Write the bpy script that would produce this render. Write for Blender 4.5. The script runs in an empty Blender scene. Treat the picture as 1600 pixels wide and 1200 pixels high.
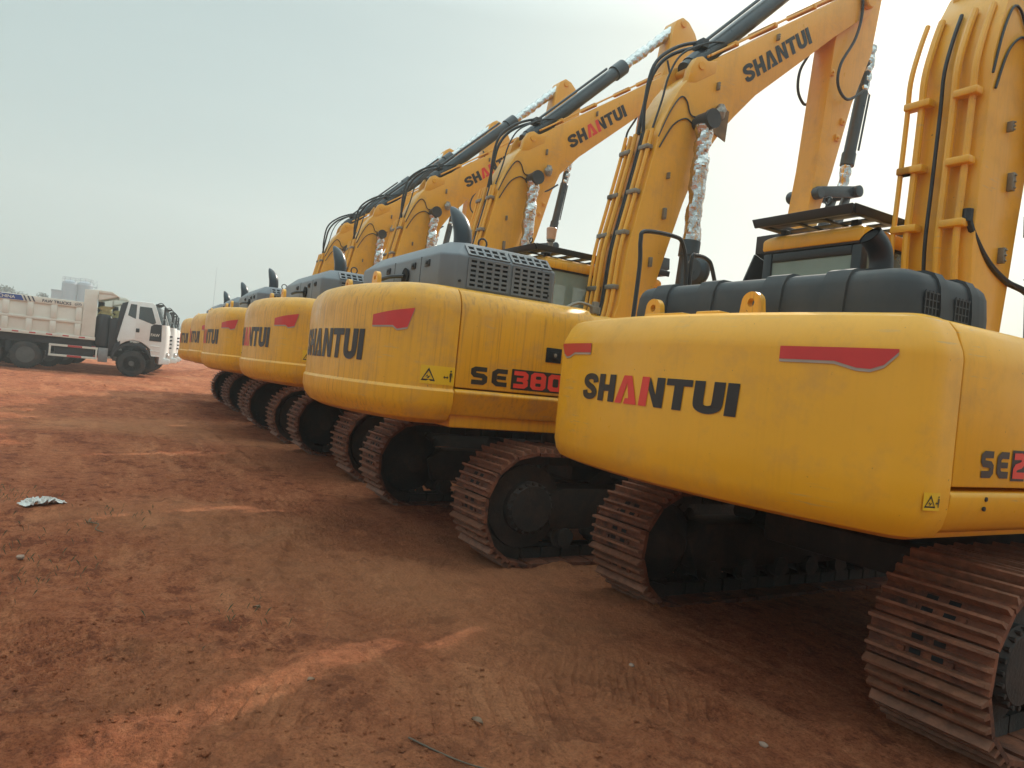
import bpy, bmesh, math, random
import numpy as np
from mathutils import Vector, Matrix
from mathutils.geometry import tessellate_polygon
random.seed(7)
PI = math.pi
scene = bpy.context.scene
COL = scene.collection
R = math.radians

# ------------------------------------------------------------------ materials
def nodes_of(m):
    m.use_nodes = True
    nt = m.node_tree
    return nt, nt.nodes, nt.links, nt.nodes['Principled BSDF']

def ramp(N, L, fac, stops):
    r = N.new('ShaderNodeValToRGB')
    e = r.color_ramp.elements
    while len(e) < len(stops): e.new(0.5)
    for i, (p, c) in enumerate(stops):
        e[i].position = p; e[i].color = (*c, 1) if len(c) == 3 else c
    L.new(fac, r.inputs[0])
    return r.outputs[0]

def noise(N, L, vec, scale, detail=4, rough=.55):
    n = N.new('ShaderNodeTexNoise'); n.inputs['Scale'].default_value = scale
    n.inputs['Detail'].default_value = detail; n.inputs['Roughness'].default_value = rough
    if vec is not None: L.new(vec, n.inputs['Vector'])
    return n.outputs['Fac']

def objcoord(N, L, scale=(1, 1, 1)):
    t = N.new('ShaderNodeTexCoord'); mp = N.new('ShaderNodeMapping')
    mp.inputs['Scale'].default_value = scale
    L.new(t.outputs['Object'], mp.inputs['Vector'])
    return mp.outputs['Vector']

def mix(N, L, fac, a, b, mode='MIX'):
    m = N.new('ShaderNodeMix'); m.data_type = 'RGBA'; m.blend_type = mode
    for s, v in ((0, fac), (6, a), (7, b)):
        if isinstance(v, (int, float)): m.inputs[s].default_value = v
        elif isinstance(v, tuple): m.inputs[s].default_value = (*v, 1)
        else: L.new(v, m.inputs[s])
    return m.outputs[2]

def bump(N, L, b, h, strength, dist):
    n = N.new('ShaderNodeBump'); n.inputs['Strength'].default_value = strength
    n.inputs['Distance'].default_value = dist
    L.new(h, n.inputs['Height']); L.new(n.outputs[0], b.inputs['Normal'])

def simple(name, col, rough=.5, metal=0., var=.25, scale=6., dirt=None, dirt_amt=.5, bmp=0., bscale=40.):
    m = bpy.data.materials.new(name); nt, N, L, b = nodes_of(m)
    v = objcoord(N, L)
    f = noise(N, L, v, scale, 5)
    lo = tuple(c * (1 - var) for c in col); hi = tuple(min(1, c * (1 + var)) for c in col)
    c = ramp(N, L, f, [(.3, lo), (.7, hi)])
    if dirt:
        f2 = noise(N, L, v, scale * .45 + .7, 6, .65)
        mk = ramp(N, L, f2, [(.45, (0, 0, 0)), (.68, (dirt_amt,) * 3)])
        c = mix(N, L, mk, c, dirt)
    L.new(c, b.inputs['Base Color'])
    rr = ramp(N, L, f, [(.2, (max(0, rough - .08),) * 3), (.8, (min(1, rough + .1),) * 3)])
    L.new(rr, b.inputs['Roughness']); b.inputs['Metallic'].default_value = metal
    if bmp: bump(N, L, b, noise(N, L, v, bscale, 4), bmp, .02)
    return m

def yellow_paint(name, streak, base=(.84, .395, .012)):
    m = bpy.data.materials.new(name); nt, N, L, b = nodes_of(m)
    v = objcoord(N, L)
    f = noise(N, L, v, 1.3, 5)
    c = ramp(N, L, f, [(.3, tuple(x * .93 for x in base)), (.72, tuple(x * 1.05 for x in base))])
    # dried run-off streaks
    vs = objcoord(N, L, (44, 44, 1.1))
    s = noise(N, L, vs, 1.0, 3, .5)
    blot = noise(N, L, v, .9, 3)
    mk = ramp(N, L, s, [(.5, (0, 0, 0)), (.72, (streak,) * 3)])
    mk2 = ramp(N, L, blot, [(.35, (.15,) * 3), (.65, (1, 1, 1))])
    mm = mix(N, L, 1.0, mk, mk2, 'MULTIPLY')
    c = mix(N, L, mm, c, (.26, .105, .03))
    # fine clinging dust
    d = noise(N, L, v, 3.1, 8, .7)
    dk = ramp(N, L, d, [(.5, (0, 0, 0)), (.74, (.34 + .3 * streak,) * 3)])
    c = mix(N, L, dk, c, (.40, .22, .10))
    ch = noise(N, L, v, 34, 3, .6); chk = ramp(N, L, ch, [(.735, (0, 0, 0)), (.75, (.75,) * 3)])
    c = mix(N, L, chk, c, (.16, .075, .03))
    sc = noise(N, L, objcoord(N, L, (3, 3, 40)), 1.5, 4, .6); scm = noise(N, L, v, 1.7, 2)
    sk = mix(N, L, 1.0, ramp(N, L, sc, [(.60, (0, 0, 0)), (.66, (.5,) * 3)]), ramp(N, L, scm, [(.56, (0, 0, 0)), (.66, (1, 1, 1))]), 'MULTIPLY')
    c = mix(N, L, sk, c, (.50, .33, .16))
    L.new(c, b.inputs['Base Color'])
    rr = ramp(N, L, d, [(.3, (.26,) * 3), (.72, (.58,) * 3)])
    L.new(rr, b.inputs['Roughness'])
    b.inputs['Coat Weight'].default_value = .15; b.inputs['Coat Roughness'].default_value = .25
    bump(N, L, b, noise(N, L, v, 2.6, 3), .13, .05)
    return m

def track_mat():
    m = bpy.data.materials.new('dusty_track_steel'); nt, N, L, b = nodes_of(m)
    v = objcoord(N, L)
    f = noise(N, L, v, 7, 8, .7); g = noise(N, L, v, 2.1, 4)
    c = ramp(N, L, f, [(.34, (.022, .015, .013)), (.46, (.115, .048, .028)), (.58, (.26, .105, .052)), (.75, (.40, .19, .10))])
    k = ramp(N, L, g, [(.42, (.0,) * 3), (.62, (.7,) * 3)])
    c = mix(N, L, k, c, (.22, .085, .043))
    c = mix(N, L, 1.0, c, (.78, .58, .49), 'MULTIPLY')
    L.new(c, b.inputs['Base Color']); b.inputs['Roughness'].default_value = .72
    bump(N, L, b, noise(N, L, v, 45, 6, .7), .45, .02)
    return m

def dirt_mat():
    m = bpy.data.materials.new('red_dirt'); nt, N, L, b = nodes_of(m)
    t = N.new('ShaderNodeTexCoord'); v = t.outputs['Object']
    big = noise(N, L, v, .16, 5, .6)
    mp = N.new('ShaderNodeMapping'); mp.inputs['Scale'].default_value = (.35, 1.1, 1); mp.inputs['Rotation'].default_value = (0, 0, R(25))
    L.new(v, mp.inputs['Vector'])
    mid = noise(N, L, mp.outputs[0], 1.2, 8, .68)
    fine = noise(N, L, v, 11, 8, .72)
    c = ramp(N, L, mid, [(.30, (.19, .062, .032)), (.44, (.34, .125, .063)), (.56, (.45, .185, .095)), (.68, (.60, .31, .17))])
    c2 = ramp(N, L, fine, [(.30, (.11, .038, .021)), (.48, (.37, .145, .073)), (.70, (.60, .29, .155))])
    c = mix(N, L, .5, c, c2)
    med = noise(N, L, v, 3.1, 12, .8)
    mk = ramp(N, L, med, [(.515, (0, 0, 0)), (.575, (.68,) * 3)])
    c = mix(N, L, mk, c, (.155, .05, .028))
    lt = noise(N, L, mp.outputs[0], 2.3, 10, .7)
    lk = ramp(N, L, lt, [(.55, (0, 0, 0)), (.62, (.55,) * 3)])
    c = mix(N, L, lk, c, (.56, .27, .145))
    cr = noise(N, L, v, 55, 5, .8)
    ck = ramp(N, L, cr, [(.34, (.55, .5, .48)), (.5, (1, 1, 1)), (.68, (1.28, 1.25, 1.22))])
    c = mix(N, L, 1.0, c, ck, 'MULTIPLY')
    pk = ramp(N, L, big, [(.50, (0, 0, 0)), (.66, (.6,) * 3)])
    c = mix(N, L, pk, c, (.50, .27, .145))
    gp = noise(N, L, v, .55, 6, .7)
    gk = ramp(N, L, gp, [(.60, (0, 0, 0)), (.74, (.5,) * 3)])
    c = mix(N, L, gk, c, (.16, .105, .06))
    c = mix(N, L, 1.0, c, (1.02, .81, .71), 'MULTIPLY')
    L.new(c, b.inputs['Base Color']); b.inputs['Roughness'].default_value = .95
    b.inputs['Specular IOR Level'].default_value = .15
    h1 = noise(N, L, v, 26, 8, .72); h2 = noise(N, L, v, 90, 4, .7)
    a = N.new('ShaderNodeMath'); a.operation = 'MULTIPLY_ADD'; a.inputs[1].default_value = .35
    L.new(h2, a.inputs[0]); L.new(h1, a.inputs[2])
    bump(N, L, b, a.outputs[0], 1.0, .05)
    return m

def glass_mat(name, col, alpha):
    m = bpy.data.materials.new(name); nt, N, L, b = nodes_of(m)
    f = noise(N, L, objcoord(N, L), 2.5, 5)
    L.new(ramp(N, L, f, [(.3, tuple(c * .8 for c in col)), (.7, col)]), b.inputs['Base Color'])
    b.inputs['Roughness'].default_value = .08
    b.inputs['Alpha'].default_value = alpha
    return m

def foil_mat():
    m = bpy.data.materials.new('silver_foil'); nt, N, L, b = nodes_of(m)
    v = objcoord(N, L)
    L.new(ramp(N, L, noise(N, L, v, 8, 4), [(.3, (.50, .48, .46)), (.7, (.64, .63, .62))]), b.inputs['Base Color'])
    b.inputs['Metallic'].default_value = 1.; b.inputs['Roughness'].default_value = .2
    bump(N, L, b, noise(N, L, v, 16, 3, .5), .5, .03)
    return m

M = dict(
    paint=yellow_paint('streaked_yellow_paint', .62, (.79, .37, .013)),
    clean=yellow_paint('clean_yellow_paint', .07),
    boomp=yellow_paint('glare_paled_boom_yellow', .15, (.80, .39, .03)),  # same machine yellow, base paled slightly to carry backlit glare
    hood=simple('grey_hood_paint', (.15, .16, .178), .42, 0, .12, 3, (.2, .15, .11), .25),
    hoodA=simple('black_hood_plastic', (.034, .037, .042), .58, 0, .15, 4, (.11, .085, .065), .3),
    black=simple('black_enamel', (.016, .018, .022), .4, 0, .2, 5, (.06, .05, .045), .15),
    dark=simple('dark_grease_steel', (.022, .018, .016), .7, 0, .4, 7, (.09, .045, .03), .5, .3),
    shade_trim=simple('opening_shade_trim_black', (.006, .006, .007), .9, 0, .1),  # near-black colour painting the shade inside openings; also seams and lock
    navy=simple('blue_black_cylinder_paint', (.03, .042, .055), .32, 0, .2, 4, (.10, .085, .07), .25),
    rubber=simple('black_rubber_hose', (.02, .022, .026), .5, 0, .2, 8),
    track=track_mat(),
    foil=foil_mat(), bar=simple('worn_rusty_grouser', (.22, .09, .05), .6, .1, .35, 16, (.14, .06, .035), .6, .3, 60),
    chrome=simple('galvanised_clamp', (.24, .21, .17), .5, .4, .2, 10),
    letter=simple('black_decal_vinyl', (.02, .02, .021), .4, 0, .1),
    red=simple('red_decal_vinyl', (.74, .05, .035), .4, 0, .08),
    stripe=simple('dark_red_stripe_vinyl', (.60, .042, .04), .38, 0, .08),
    grey=simple('grey_lower_line_vinyl', (.40, .33, .27), .5, 0, .08),  # plain grey line along the lower edge of each stripe
    warn=simple('yellow_warning_sticker', (.80, .46, .012), .4, 0, .06),
    glass=glass_mat('tinted_cab_glass', (.40, .50, .45), .5),  # green tint, base lightened to carry reflections and a dust film
    white=simple('white_cab_paint', (.82, .84, .82), .35, 0, .03, 2, (.55, .47, .38), .18),
    bed=simple('cream_dump_bed_paint', (.75, .73, .65), .5, 0, .04, 2, (.50, .41, .31), .22),
    tyre=simple('dusty_tyre_rubber', (.03, .028, .027), .85, 0, .3, 6, (.12, .075, .05), .5, .2),
    rim=simple('wheel_rim_steel', (.10, .097, .092), .5, .2, .2),
    chassis=simple('chassis_black', (.022, .022, .026), .6, 0, .2),
    wglass=glass_mat('truck_window_glass', (.10, .13, .14), .7),
    lamp=simple('clear_lamp_lens', (.62, .62, .6), .15, .3, .15, 20),
    blue=simple('blue_bed_stripe', (.03, .075, .30), .45, 0, .06),
    letgrey=simple('dark_blue_letter_paint', (.05, .055, .085), .45, 0, .1),
    rtape=simple('red_reflective_tape', (.52, .05, .045), .4, 0, .08),
    wtape=simple('white_reflective_tape', (.72, .68, .6), .4, 0, .06),
    tank=simple('grey_battery_box', (.26, .26, .26), .5, .2, .1),
    tarp=simple('dirty_yellow_cloth', (.42, .36, .16), .85, 0, .3, 8),
    beacon=glass_mat('pale_orange_lens', (.75, .42, .25), .85),
    silo=simple('hazed_silo_steel', (.24, .28, .33), .6, .0, .1, .3),  # pale blue-grey base has distance haze mixed into the colour
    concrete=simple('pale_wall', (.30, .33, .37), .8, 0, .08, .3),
    leaf=simple('dusty_leaf', (.055, .075, .035), .7, 0, .35, .8),
    bark=simple('tree_bark', (.12, .085, .06), .9, 0, .25),
    film=simple('white_plastic_film', (.62, .58, .55), .35, 0, .08, 9),
    twig=simple('dry_twig_bark', (.16, .105, .06), .85, 0, .3, 30),
    dryleaf=simple('dry_brown_leaf', (.22, .13, .08), .8, 0, .3, 20),
    stone=simple('pale_pink_stone', (.30, .19, .14), .85, 0, .25, 14),
    dirt=dirt_mat(), lampwrap=simple('crumpled_plastic_wrap', (.30, .28, .25), .35, .2, .35, 25, None, 0, .5, 50), wornplate=simple('scuffed_brown_plate', (.22, .13, .055), .5, .1, .5, 14, (.05, .04, .03), .8),
)

# ------------------------------------------------------------------ mesh builder
class MB:
    def __init__(s): s.v = []; s.f = []; s.m = []
    def add(s, vs, fs, mi=0):
        o = len(s.v); s.v += [tuple(map(float, p)) for p in vs]
        for f in fs: s.f.append([i + o for i in f]); s.m.append(mi)
    def box(s, x0, x1, y0, y1, z0, z1, mi=0, tf=None):
        vs = [(x, y, z) for z in (z0, z1) for y in (y0, y1) for x in (x0, x1)]
        if tf: vs = [tf(p) for p in vs]
        s.add(vs, [(0, 2, 3, 1), (4, 5, 7, 6), (0, 1, 5, 4), (2, 6, 7, 3), (0, 4, 6, 2), (1, 3, 7, 5)], mi)
        return s
    def prism(s, poly, a0, a1, mp, mi=0):
        """poly in (u,v); mp(u,v,a) -> xyz"""
        n = len(poly)
        vs = [mp(u, v, a0) for u, v in poly] + [mp(u, v, a1) for u, v in poly]
        fs = [(i, (i + 1) % n, (i + 1) % n + n, i + n) for i in range(n)]
        tri = tessellate_polygon([[Vector((u, v, 0)) for u, v in poly]])
        fs += [tuple(t) for t in tri] + [tuple(i + n for i in reversed(t)) for t in tri]
        s.add(vs, fs, mi); return s
    def loft(s, rings, mi=0, cap0=True, cap1=True, closed=True):
        n = len(rings[0]); vs = [p for r in rings for p in r]; fs = []
        for k in range(len(rings) - 1):
            for i in range(n if closed else n - 1):
                j = (i + 1) % n
                fs.append((k * n + i, k * n + j, (k + 1) * n + j, (k + 1) * n + i))
        if cap0: fs.append(tuple(reversed(range(n))))
        if cap1: fs.append(tuple(range((len(rings) - 1) * n, len(rings) * n)))
        s.add(vs, fs, mi); return s
    def tube(s, path, r, n=10, mi=0, caps=True, jitter=0, rng=None):
        P = [Vector(p) for p in path]; m = len(P)
        rad = list(r) if isinstance(r, (list, tuple)) else [r] * m
        T = [(P[min(i + 1, m - 1)] - P[max(i - 1, 0)]).normalized() for i in range(m)]
        up = Vector((0, 0, 1)) if abs(T[0].z) < .9 else Vector((1, 0, 0))
        u = T[0].cross(up).normalized(); rings = []
        for i in range(m):
            u = (u - T[i] * u.dot(T[i])).normalized(); w = T[i].cross(u)
            ring = []
            for k in range(n):
                a = 2 * PI * k / n
                rr = rad[i] * (1 + (jitter * (rng.random() * 2 - 1) if jitter else 0))
                ring.append(P[i] + u * (rr * math.cos(a)) + w * (rr * math.sin(a)))
            rings.append(ring)
        return s.loft(rings, mi, caps, caps)
    def lathe(s, prof, c, axis, n=24, mi=0):
        """prof: (r, h) pairs along axis ('x','y','z') from centre c"""
        rings = []
        for r, h in prof:
            ring = []
            for k in range(n):
                a = 2 * PI * k / n; p, q = r * math.cos(a), r * math.sin(a)
                ring.append({'x': (c[0] + h, c[1] + p, c[2] + q), 'y': (c[0] + q, c[1] + h, c[2] + p),
                             'z': (c[0] + p, c[1] + q, c[2] + h)}[axis])
            rings.append(ring)
        return s.loft(rings, mi)
    def build(s, name, mats, parent=None, bevel=0, seg=2, smooth=30, origin=None):
        me = bpy.data.meshes.new(name)
        me.from_pydata(s.v, [], s.f)
        for m in (mats if isinstance(mats, (list, tuple)) else [mats]): me.materials.append(M[m] if isinstance(m, str) else m)
        me.polygons.foreach_set('material_index', s.m)
        bm = bmesh.new(); bm.from_mesh(me)
        bmesh.ops.recalc_face_normals(bm, faces=bm.faces)
        if bevel:
            ed = [e for e in bm.edges if len(e.link_faces) == 2 and e.calc_face_angle(0) > R(25)]
            bmesh.ops.bevel(bm, geom=ed, offset=bevel, segments=seg, affect='EDGES', clamp_overlap=True, profile=.5)
        bm.to_mesh(me); bm.free()
        if smooth:
            me.polygons.foreach_set('use_smooth', [True] * len(me.polygons))
            me.set_sharp_from_angle(angle=R(smooth))
        o = bpy.data.objects.new(name, me); COL.objects.link(o)
        if parent: o.parent = parent
        return o

def catmull(P, n=6):
    P = [Vector(p) for p in P]; out = []
    for i in range(len(P) - 1):
        p0, p1, p2, p3 = P[max(i - 1, 0)], P[i], P[i + 1], P[min(i + 2, len(P) - 1)]
        for k in range(n):
            t = k / n
            out.append(.5 * ((2 * p1) + (p2 - p0) * t + (2 * p0 - 5 * p1 + 4 * p2 - p3) * t * t + (3 * p1 - p0 - 3 * p2 + p3) * t ** 3))
    out.append(P[-1]); return out

def empty(name, loc=(0, 0, 0), rz=0):
    o = bpy.data.objects.new(name, None); COL.objects.link(o)
    o.location = loc; o.rotation_euler = (0, 0, rz); o.empty_display_size = .3
    return o

def tag(o, label=None, cat=None, group=None, kind=None):
    if label: o['label'] = label
    if cat: o['category'] = cat
    if group: o['group'] = group
    if kind: o['kind'] = kind
    return o

def copy_tree(o, parent=None):
    c = o.copy(); COL.objects.link(c)
    if parent: c.parent = parent
    for ch in list(o.children): copy_tree(ch, c)
    return c

def find(root, name):
    out = []
    for ch in root.children:
        if ch.name.split('.')[0] == name: out.append(ch)
        out += find(ch, name)
    return out

# ------------------------------------------------------------------ lettering
def offset_poly(P, w):
    P = [Vector((p[0], p[1])) for p in P]; n = len(P); A = []; B = []
    for i in range(n):
        d0 = (P[i] - P[i - 1]).normalized() if i else None
        d1 = (P[i + 1] - P[i]).normalized() if i < n - 1 else None
        d0 = d0 or d1; d1 = d1 or d0
        n0 = Vector((-d0.y, d0.x)); n1 = Vector((-d1.y, d1.x)); b = (n0 + n1)
        if b.length < 1e-6: b = n0
        b.normalize(); k = w / max(.5, b.dot(n0))
        A.append(P[i] + b * k); B.append(P[i] - b * k)
    return [tuple(p) for p in A + B[::-1]]

def curve2(P, n=5): return [(p.x, p.y) for p in catmull([(a, b, 0) for a, b in P], n)]

S_ = offset_poly(curve2([(.60, .66), (.55, .83), (.36, .885), (.17, .83), (.13, .68), (.24, .56), (.47, .44), (.57, .30), (.52, .17), (.34, .115), (.16, .17), (.11, .34)]), .115)
U_ = offset_poly([(.125, 1)] + curve2([(.125, .42), (.16, .2), (.35, .115), (.54, .2), (.575, .42)]) + [(.575, 1)], .125)
H_ = [(0, 0), (.24, 0), (.24, .38), (.44, .38), (.44, 0), (.68, 0), (.68, 1), (.44, 1), (.44, .62), (.24, .62), (.24, 1), (0, 1)]
A_ = [(0, 0), (.25, 1), (.53, 1), (.78, 0), (.33, 0), (.37, .2), (.49, .2), (.39, .74), (.24, 0)]
N1_ = [(0, 0), (.04, 1), (.27, 1), (.25, 0)]
N2_ = [(.28, .56), (.28, .98), (.30, .98), (.50, .42), (.50, 1), (.73, 1), (.73, 0), (.49, 0)]
T_ = [(.22, 0), (.46, 0), (.46, .78), (.68, .78), (.68, 1), (0, 1), (0, .78), (.22, .78)]
I_ = [(0, 0), (.25, 0), (.25, 1), (0, 1)]
BRAND = [(S_, 0, 0), (H_, .76, 0), (A_, 1.49, 1), (N1_, 2.33, 1), (N2_, 2.33, 0), (T_, 3.11, 0), (U_, 3.84, 0), (I_, 4.59, 0)]
BRAND_W = 4.84

def fill(mb, loops, fn, mi):
    """tessellate one outline (+holes) and map it with fn(u,v)"""
    flat = [p for l in loops for p in l]
    tri = tessellate_polygon([[Vector((u, v, 0)) for u, v in l] for l in loops])
    mb.add([fn(u, v) for u, v in flat], [tuple(t) for t in tri], mi)

def brand(fn, width, height, name, parent, lower=0):
    mb = MB(); sx = width / BRAND_W
    for poly, x0, mi in BRAND:
        pts = [((u + x0 + .04 * v) * sx, v * height) for u, v in poly]
        fill(mb, [pts], fn, mi)
    o = mb.build(name, ['letter', 'letter'], parent, smooth=0)
    o.material_slots[1].link = 'OBJECT'; o.material_slots[1].material = M['letter']
    return o

SE_S = offset_poly([(.80, .87), (.25, .87), (.14, .80), (.14, .62), (.22, .53), (.62, .50), (.72, .42), (.72, .22), (.62, .13), (.06, .13)], .13)
SE_E = offset_poly([(.80, .87), (.30, .87), (.14, .74), (.14, .26), (.30, .13), (.80, .13)], .13)
SE_Eb = [(.275, .39), (.74, .39), (.74, .61), (.275, .61)]
D3 = offset_poly([(.06, .87), (.60, .87), (.70, .78), (.70, .62), (.58, .5), (.70, .38), (.70, .22), (.60, .13), (.06, .13)], .125)
D3b = [(.22, .39), (.5, .39), (.5, .61), (.22, .61)]
D2 = offset_poly([(.06, .85), (.58, .87), (.70, .78), (.70, .62), (.58, .53), (.24, .45), (.15, .34), (.15, .13), (.84, .13)], .125)
def rr(x0, x1, y0, y1, c): return [(x0 + c, y0), (x1 - c, y0), (x1, y0 + c), (x1, y1 - c), (x1 - c, y1), (x0 + c, y1), (x0, y1 - c), (x0, y0 + c)]
D0 = [rr(0, .84, 0, 1, .16), rr(.26, .58, .25, .75, .06)[::-1]]
D8 = [rr(0, .84, 0, 1, .16), rr(.27, .57, .2, .39, .04)[::-1], rr(.27, .57, .61, .8, .04)[::-1]]

def font_text(text, size, fn, name, mat, parent, bold=.03, squeeze=1.):
    cu = bpy.data.curves.new(name + '_src', 'FONT'); cu.body = text; cu.size = size; cu.offset = bold * size * .5
    cu.resolution_u = 3
    t = bpy.data.objects.new(name + '_src', cu); COL.objects.link(t)
    dg = bpy.context.evaluated_depsgraph_get(); me = t.evaluated_get(dg).to_mesh()
    mb = MB(); mb.add([fn(v.co.x * squeeze, v.co.y) for v in me.vertices], [tuple(p.vertices) for p in me.polygons])
    t.evaluated_get(dg).to_mesh_clear(); bpy.data.objects.remove(t); bpy.data.curves.remove(cu)
    return mb.build(name, mat, parent, smooth=0)

def warning(fn, w, h, parent, name='warning_label'):
    mb = MB()
    a = lambda u, v: fn(u, v, .004)
    k = lambda u, v: fn(u, v, .0062)
    for i in range(4):
        u0, u1 = w * i / 4, w * (i + 1) / 4
        mb.add([a(u0, 0), a(u1, 0), a(u1, h), a(u0, h)], [(0, 1, 2, 3)], 0)
    c = h * .46; t = h * .40
    tri = [(c - t, h * .16), (c + t, h * .16), (c, h * .88)]; ins = [(c - t * .74, h * .25), (c + t * .74, h * .25), (c, h * .71)]
    fill(mb, [tri, ins[::-1]], k, 1)
    for p in ([(c - .1 * h, .3 * h), (c + .02 * h, .3 * h), (c + .12 * h, .45 * h), (c + .02 * h, .42 * h)],
              [(c - .16 * h, .36 * h), (c - .02 * h, .40 * h), (c - .05 * h, .5 * h)]):
        fill(mb, [p], k, 1)
    x = w * .66
    fill(mb, [[(x, .42 * h), (x + .09 * h, .32 * h), (x + .09 * h, .39 * h), (x + .22 * h, .39 * h), (x + .22 * h, .32 * h), (x + .31 * h, .42 * h),
               (x + .22 * h, .52 * h), (x + .22 * h, .45 * h), (x + .09 * h, .45 * h), (x + .09 * h, .52 * h)]], k, 1)
    x = w * .88
    fill(mb, [[(x - .04 * h, .18 * h), (x - .01 * h, .18 * h), (x, .4 * h), (x + .01 * h, .18 * h), (x + .05 * h, .18 * h), (x + .06 * h, .62 * h), (x + .1 * h, .42 * h),
               (x + .12 * h, .44 * h), (x + .08 * h, .68 * h), (x - .06 * h, .68 * h), (x - .1 * h, .44 * h), (x - .08 * h, .42 * h), (x - .05 * h, .62 * h)]], k, 1)
    fill(mb, [[(x + .055 * h * math.cos(i * PI / 5), .77 * h + .055 * h * math.sin(i * PI / 5)) for i in range(10)]], k, 1)
    return mb.build(name, ['warn', 'letter'], parent, smooth=0)

# ------------------------------------------------------------------ excavator
class Plan:
    """rounded tail outline about the swing centre"""
    def __init__(s, Rr, W, rc, yo=0):
        s.R, s.W, s.rc, s.yo = Rr, W, rc, yo
        s.cx = W - rc; s.cy = -math.sqrt((Rr - rc) ** 2 - s.cx ** 2); s.pt = math.atan2(s.cx, -s.cy); s.cy += yo
        s.s0 = Rr * s.pt; s.s1 = s.s0 + rc * (PI / 2 - s.pt)
    def pn(s, t):
        sg = 1 if t >= 0 else -1; a = abs(t)
        if a <= s.s0: f = a / s.R; p = (s.R * math.sin(f), s.yo - s.R * math.cos(f)); n = (math.sin(f), -math.cos(f))
        elif a <= s.s1:
            f = s.pt + (a - s.s0) / s.rc; p = (s.cx + s.rc * math.sin(f), s.cy - s.rc * math.cos(f)); n = (math.sin(f), -math.cos(f))
        else: p = (s.W, s.cy + a - s.s1); n = (1, 0)
        return (sg * p[0], p[1], sg * n[0], n[1])
    def at(s, t, z, off):
        x, y, nx, ny = s.pn(t); return (x + nx * off, y + ny * off, z)
    def ring(s, yf, inset, z):
        e = s.s1 + (yf - s.cy)
        ts = [-e, -s.s1] + [-(s.s1 - (s.s1 - s.s0) * i / 7) for i in range(1, 8)] + [s.s0 * (i / 12 - 1) for i in range(1, 24)]
        ts += [s.s0 + (s.s1 - s.s0) * i / 7 for i in range(8)] + [e]
        return [s.at(t, z, -inset) for t in ts]

def foil(path, r, name, parent, seed, bulge=.07):
    rng = random.Random(seed); P = [Vector(p) for p in path]
    L = sum((P[i + 1] - P[i]).length for i in range(len(P) - 1)); n = max(8, int(L / .022)); K = 22
    ph = [(rng.uniform(0, 6.3), rng.uniform(.5, 2.2), rng.choice((-3, -2, -1, 1, 2, 3)), rng.uniform(14, 46)) for _ in range(7)]
    rings = []
    for i in range(n + 1):
        t = i / n * (len(P) - 1); k = min(int(t), len(P) - 2); q = P[k].lerp(P[k + 1], t - k); T = (P[k + 1] - P[k]).normalized()
        u = T.orthogonal().normalized(); u = Vector((1, 0, 0)); u = (u - T * u.dot(T)).normalized(); w = T.cross(u); d = i / n * L
        sw = 1 + bulge * math.sin(d * 9 + ph[0][0]) + .5 * bulge * math.sin(d * 23 + ph[1][0]); ring = []
        for a_ in range(K):
            a = 2 * PI * a_ / K; m_ = 0
            for p0, am, m, fr in ph: m_ += am * (abs(math.sin(.5 * (m * a + fr * d + p0))) - .6)
            rr_ = r * (sw + .062 * m_ + rng.uniform(-.035, .035))
            ring.append(q + u * (rr_ * math.cos(a)) + w * (rr_ * math.sin(a)))
        rings.append(ring)
    mb = MB(); mb.loft(rings)
    return mb.build(name, 'foil', parent, smooth=14)

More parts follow.
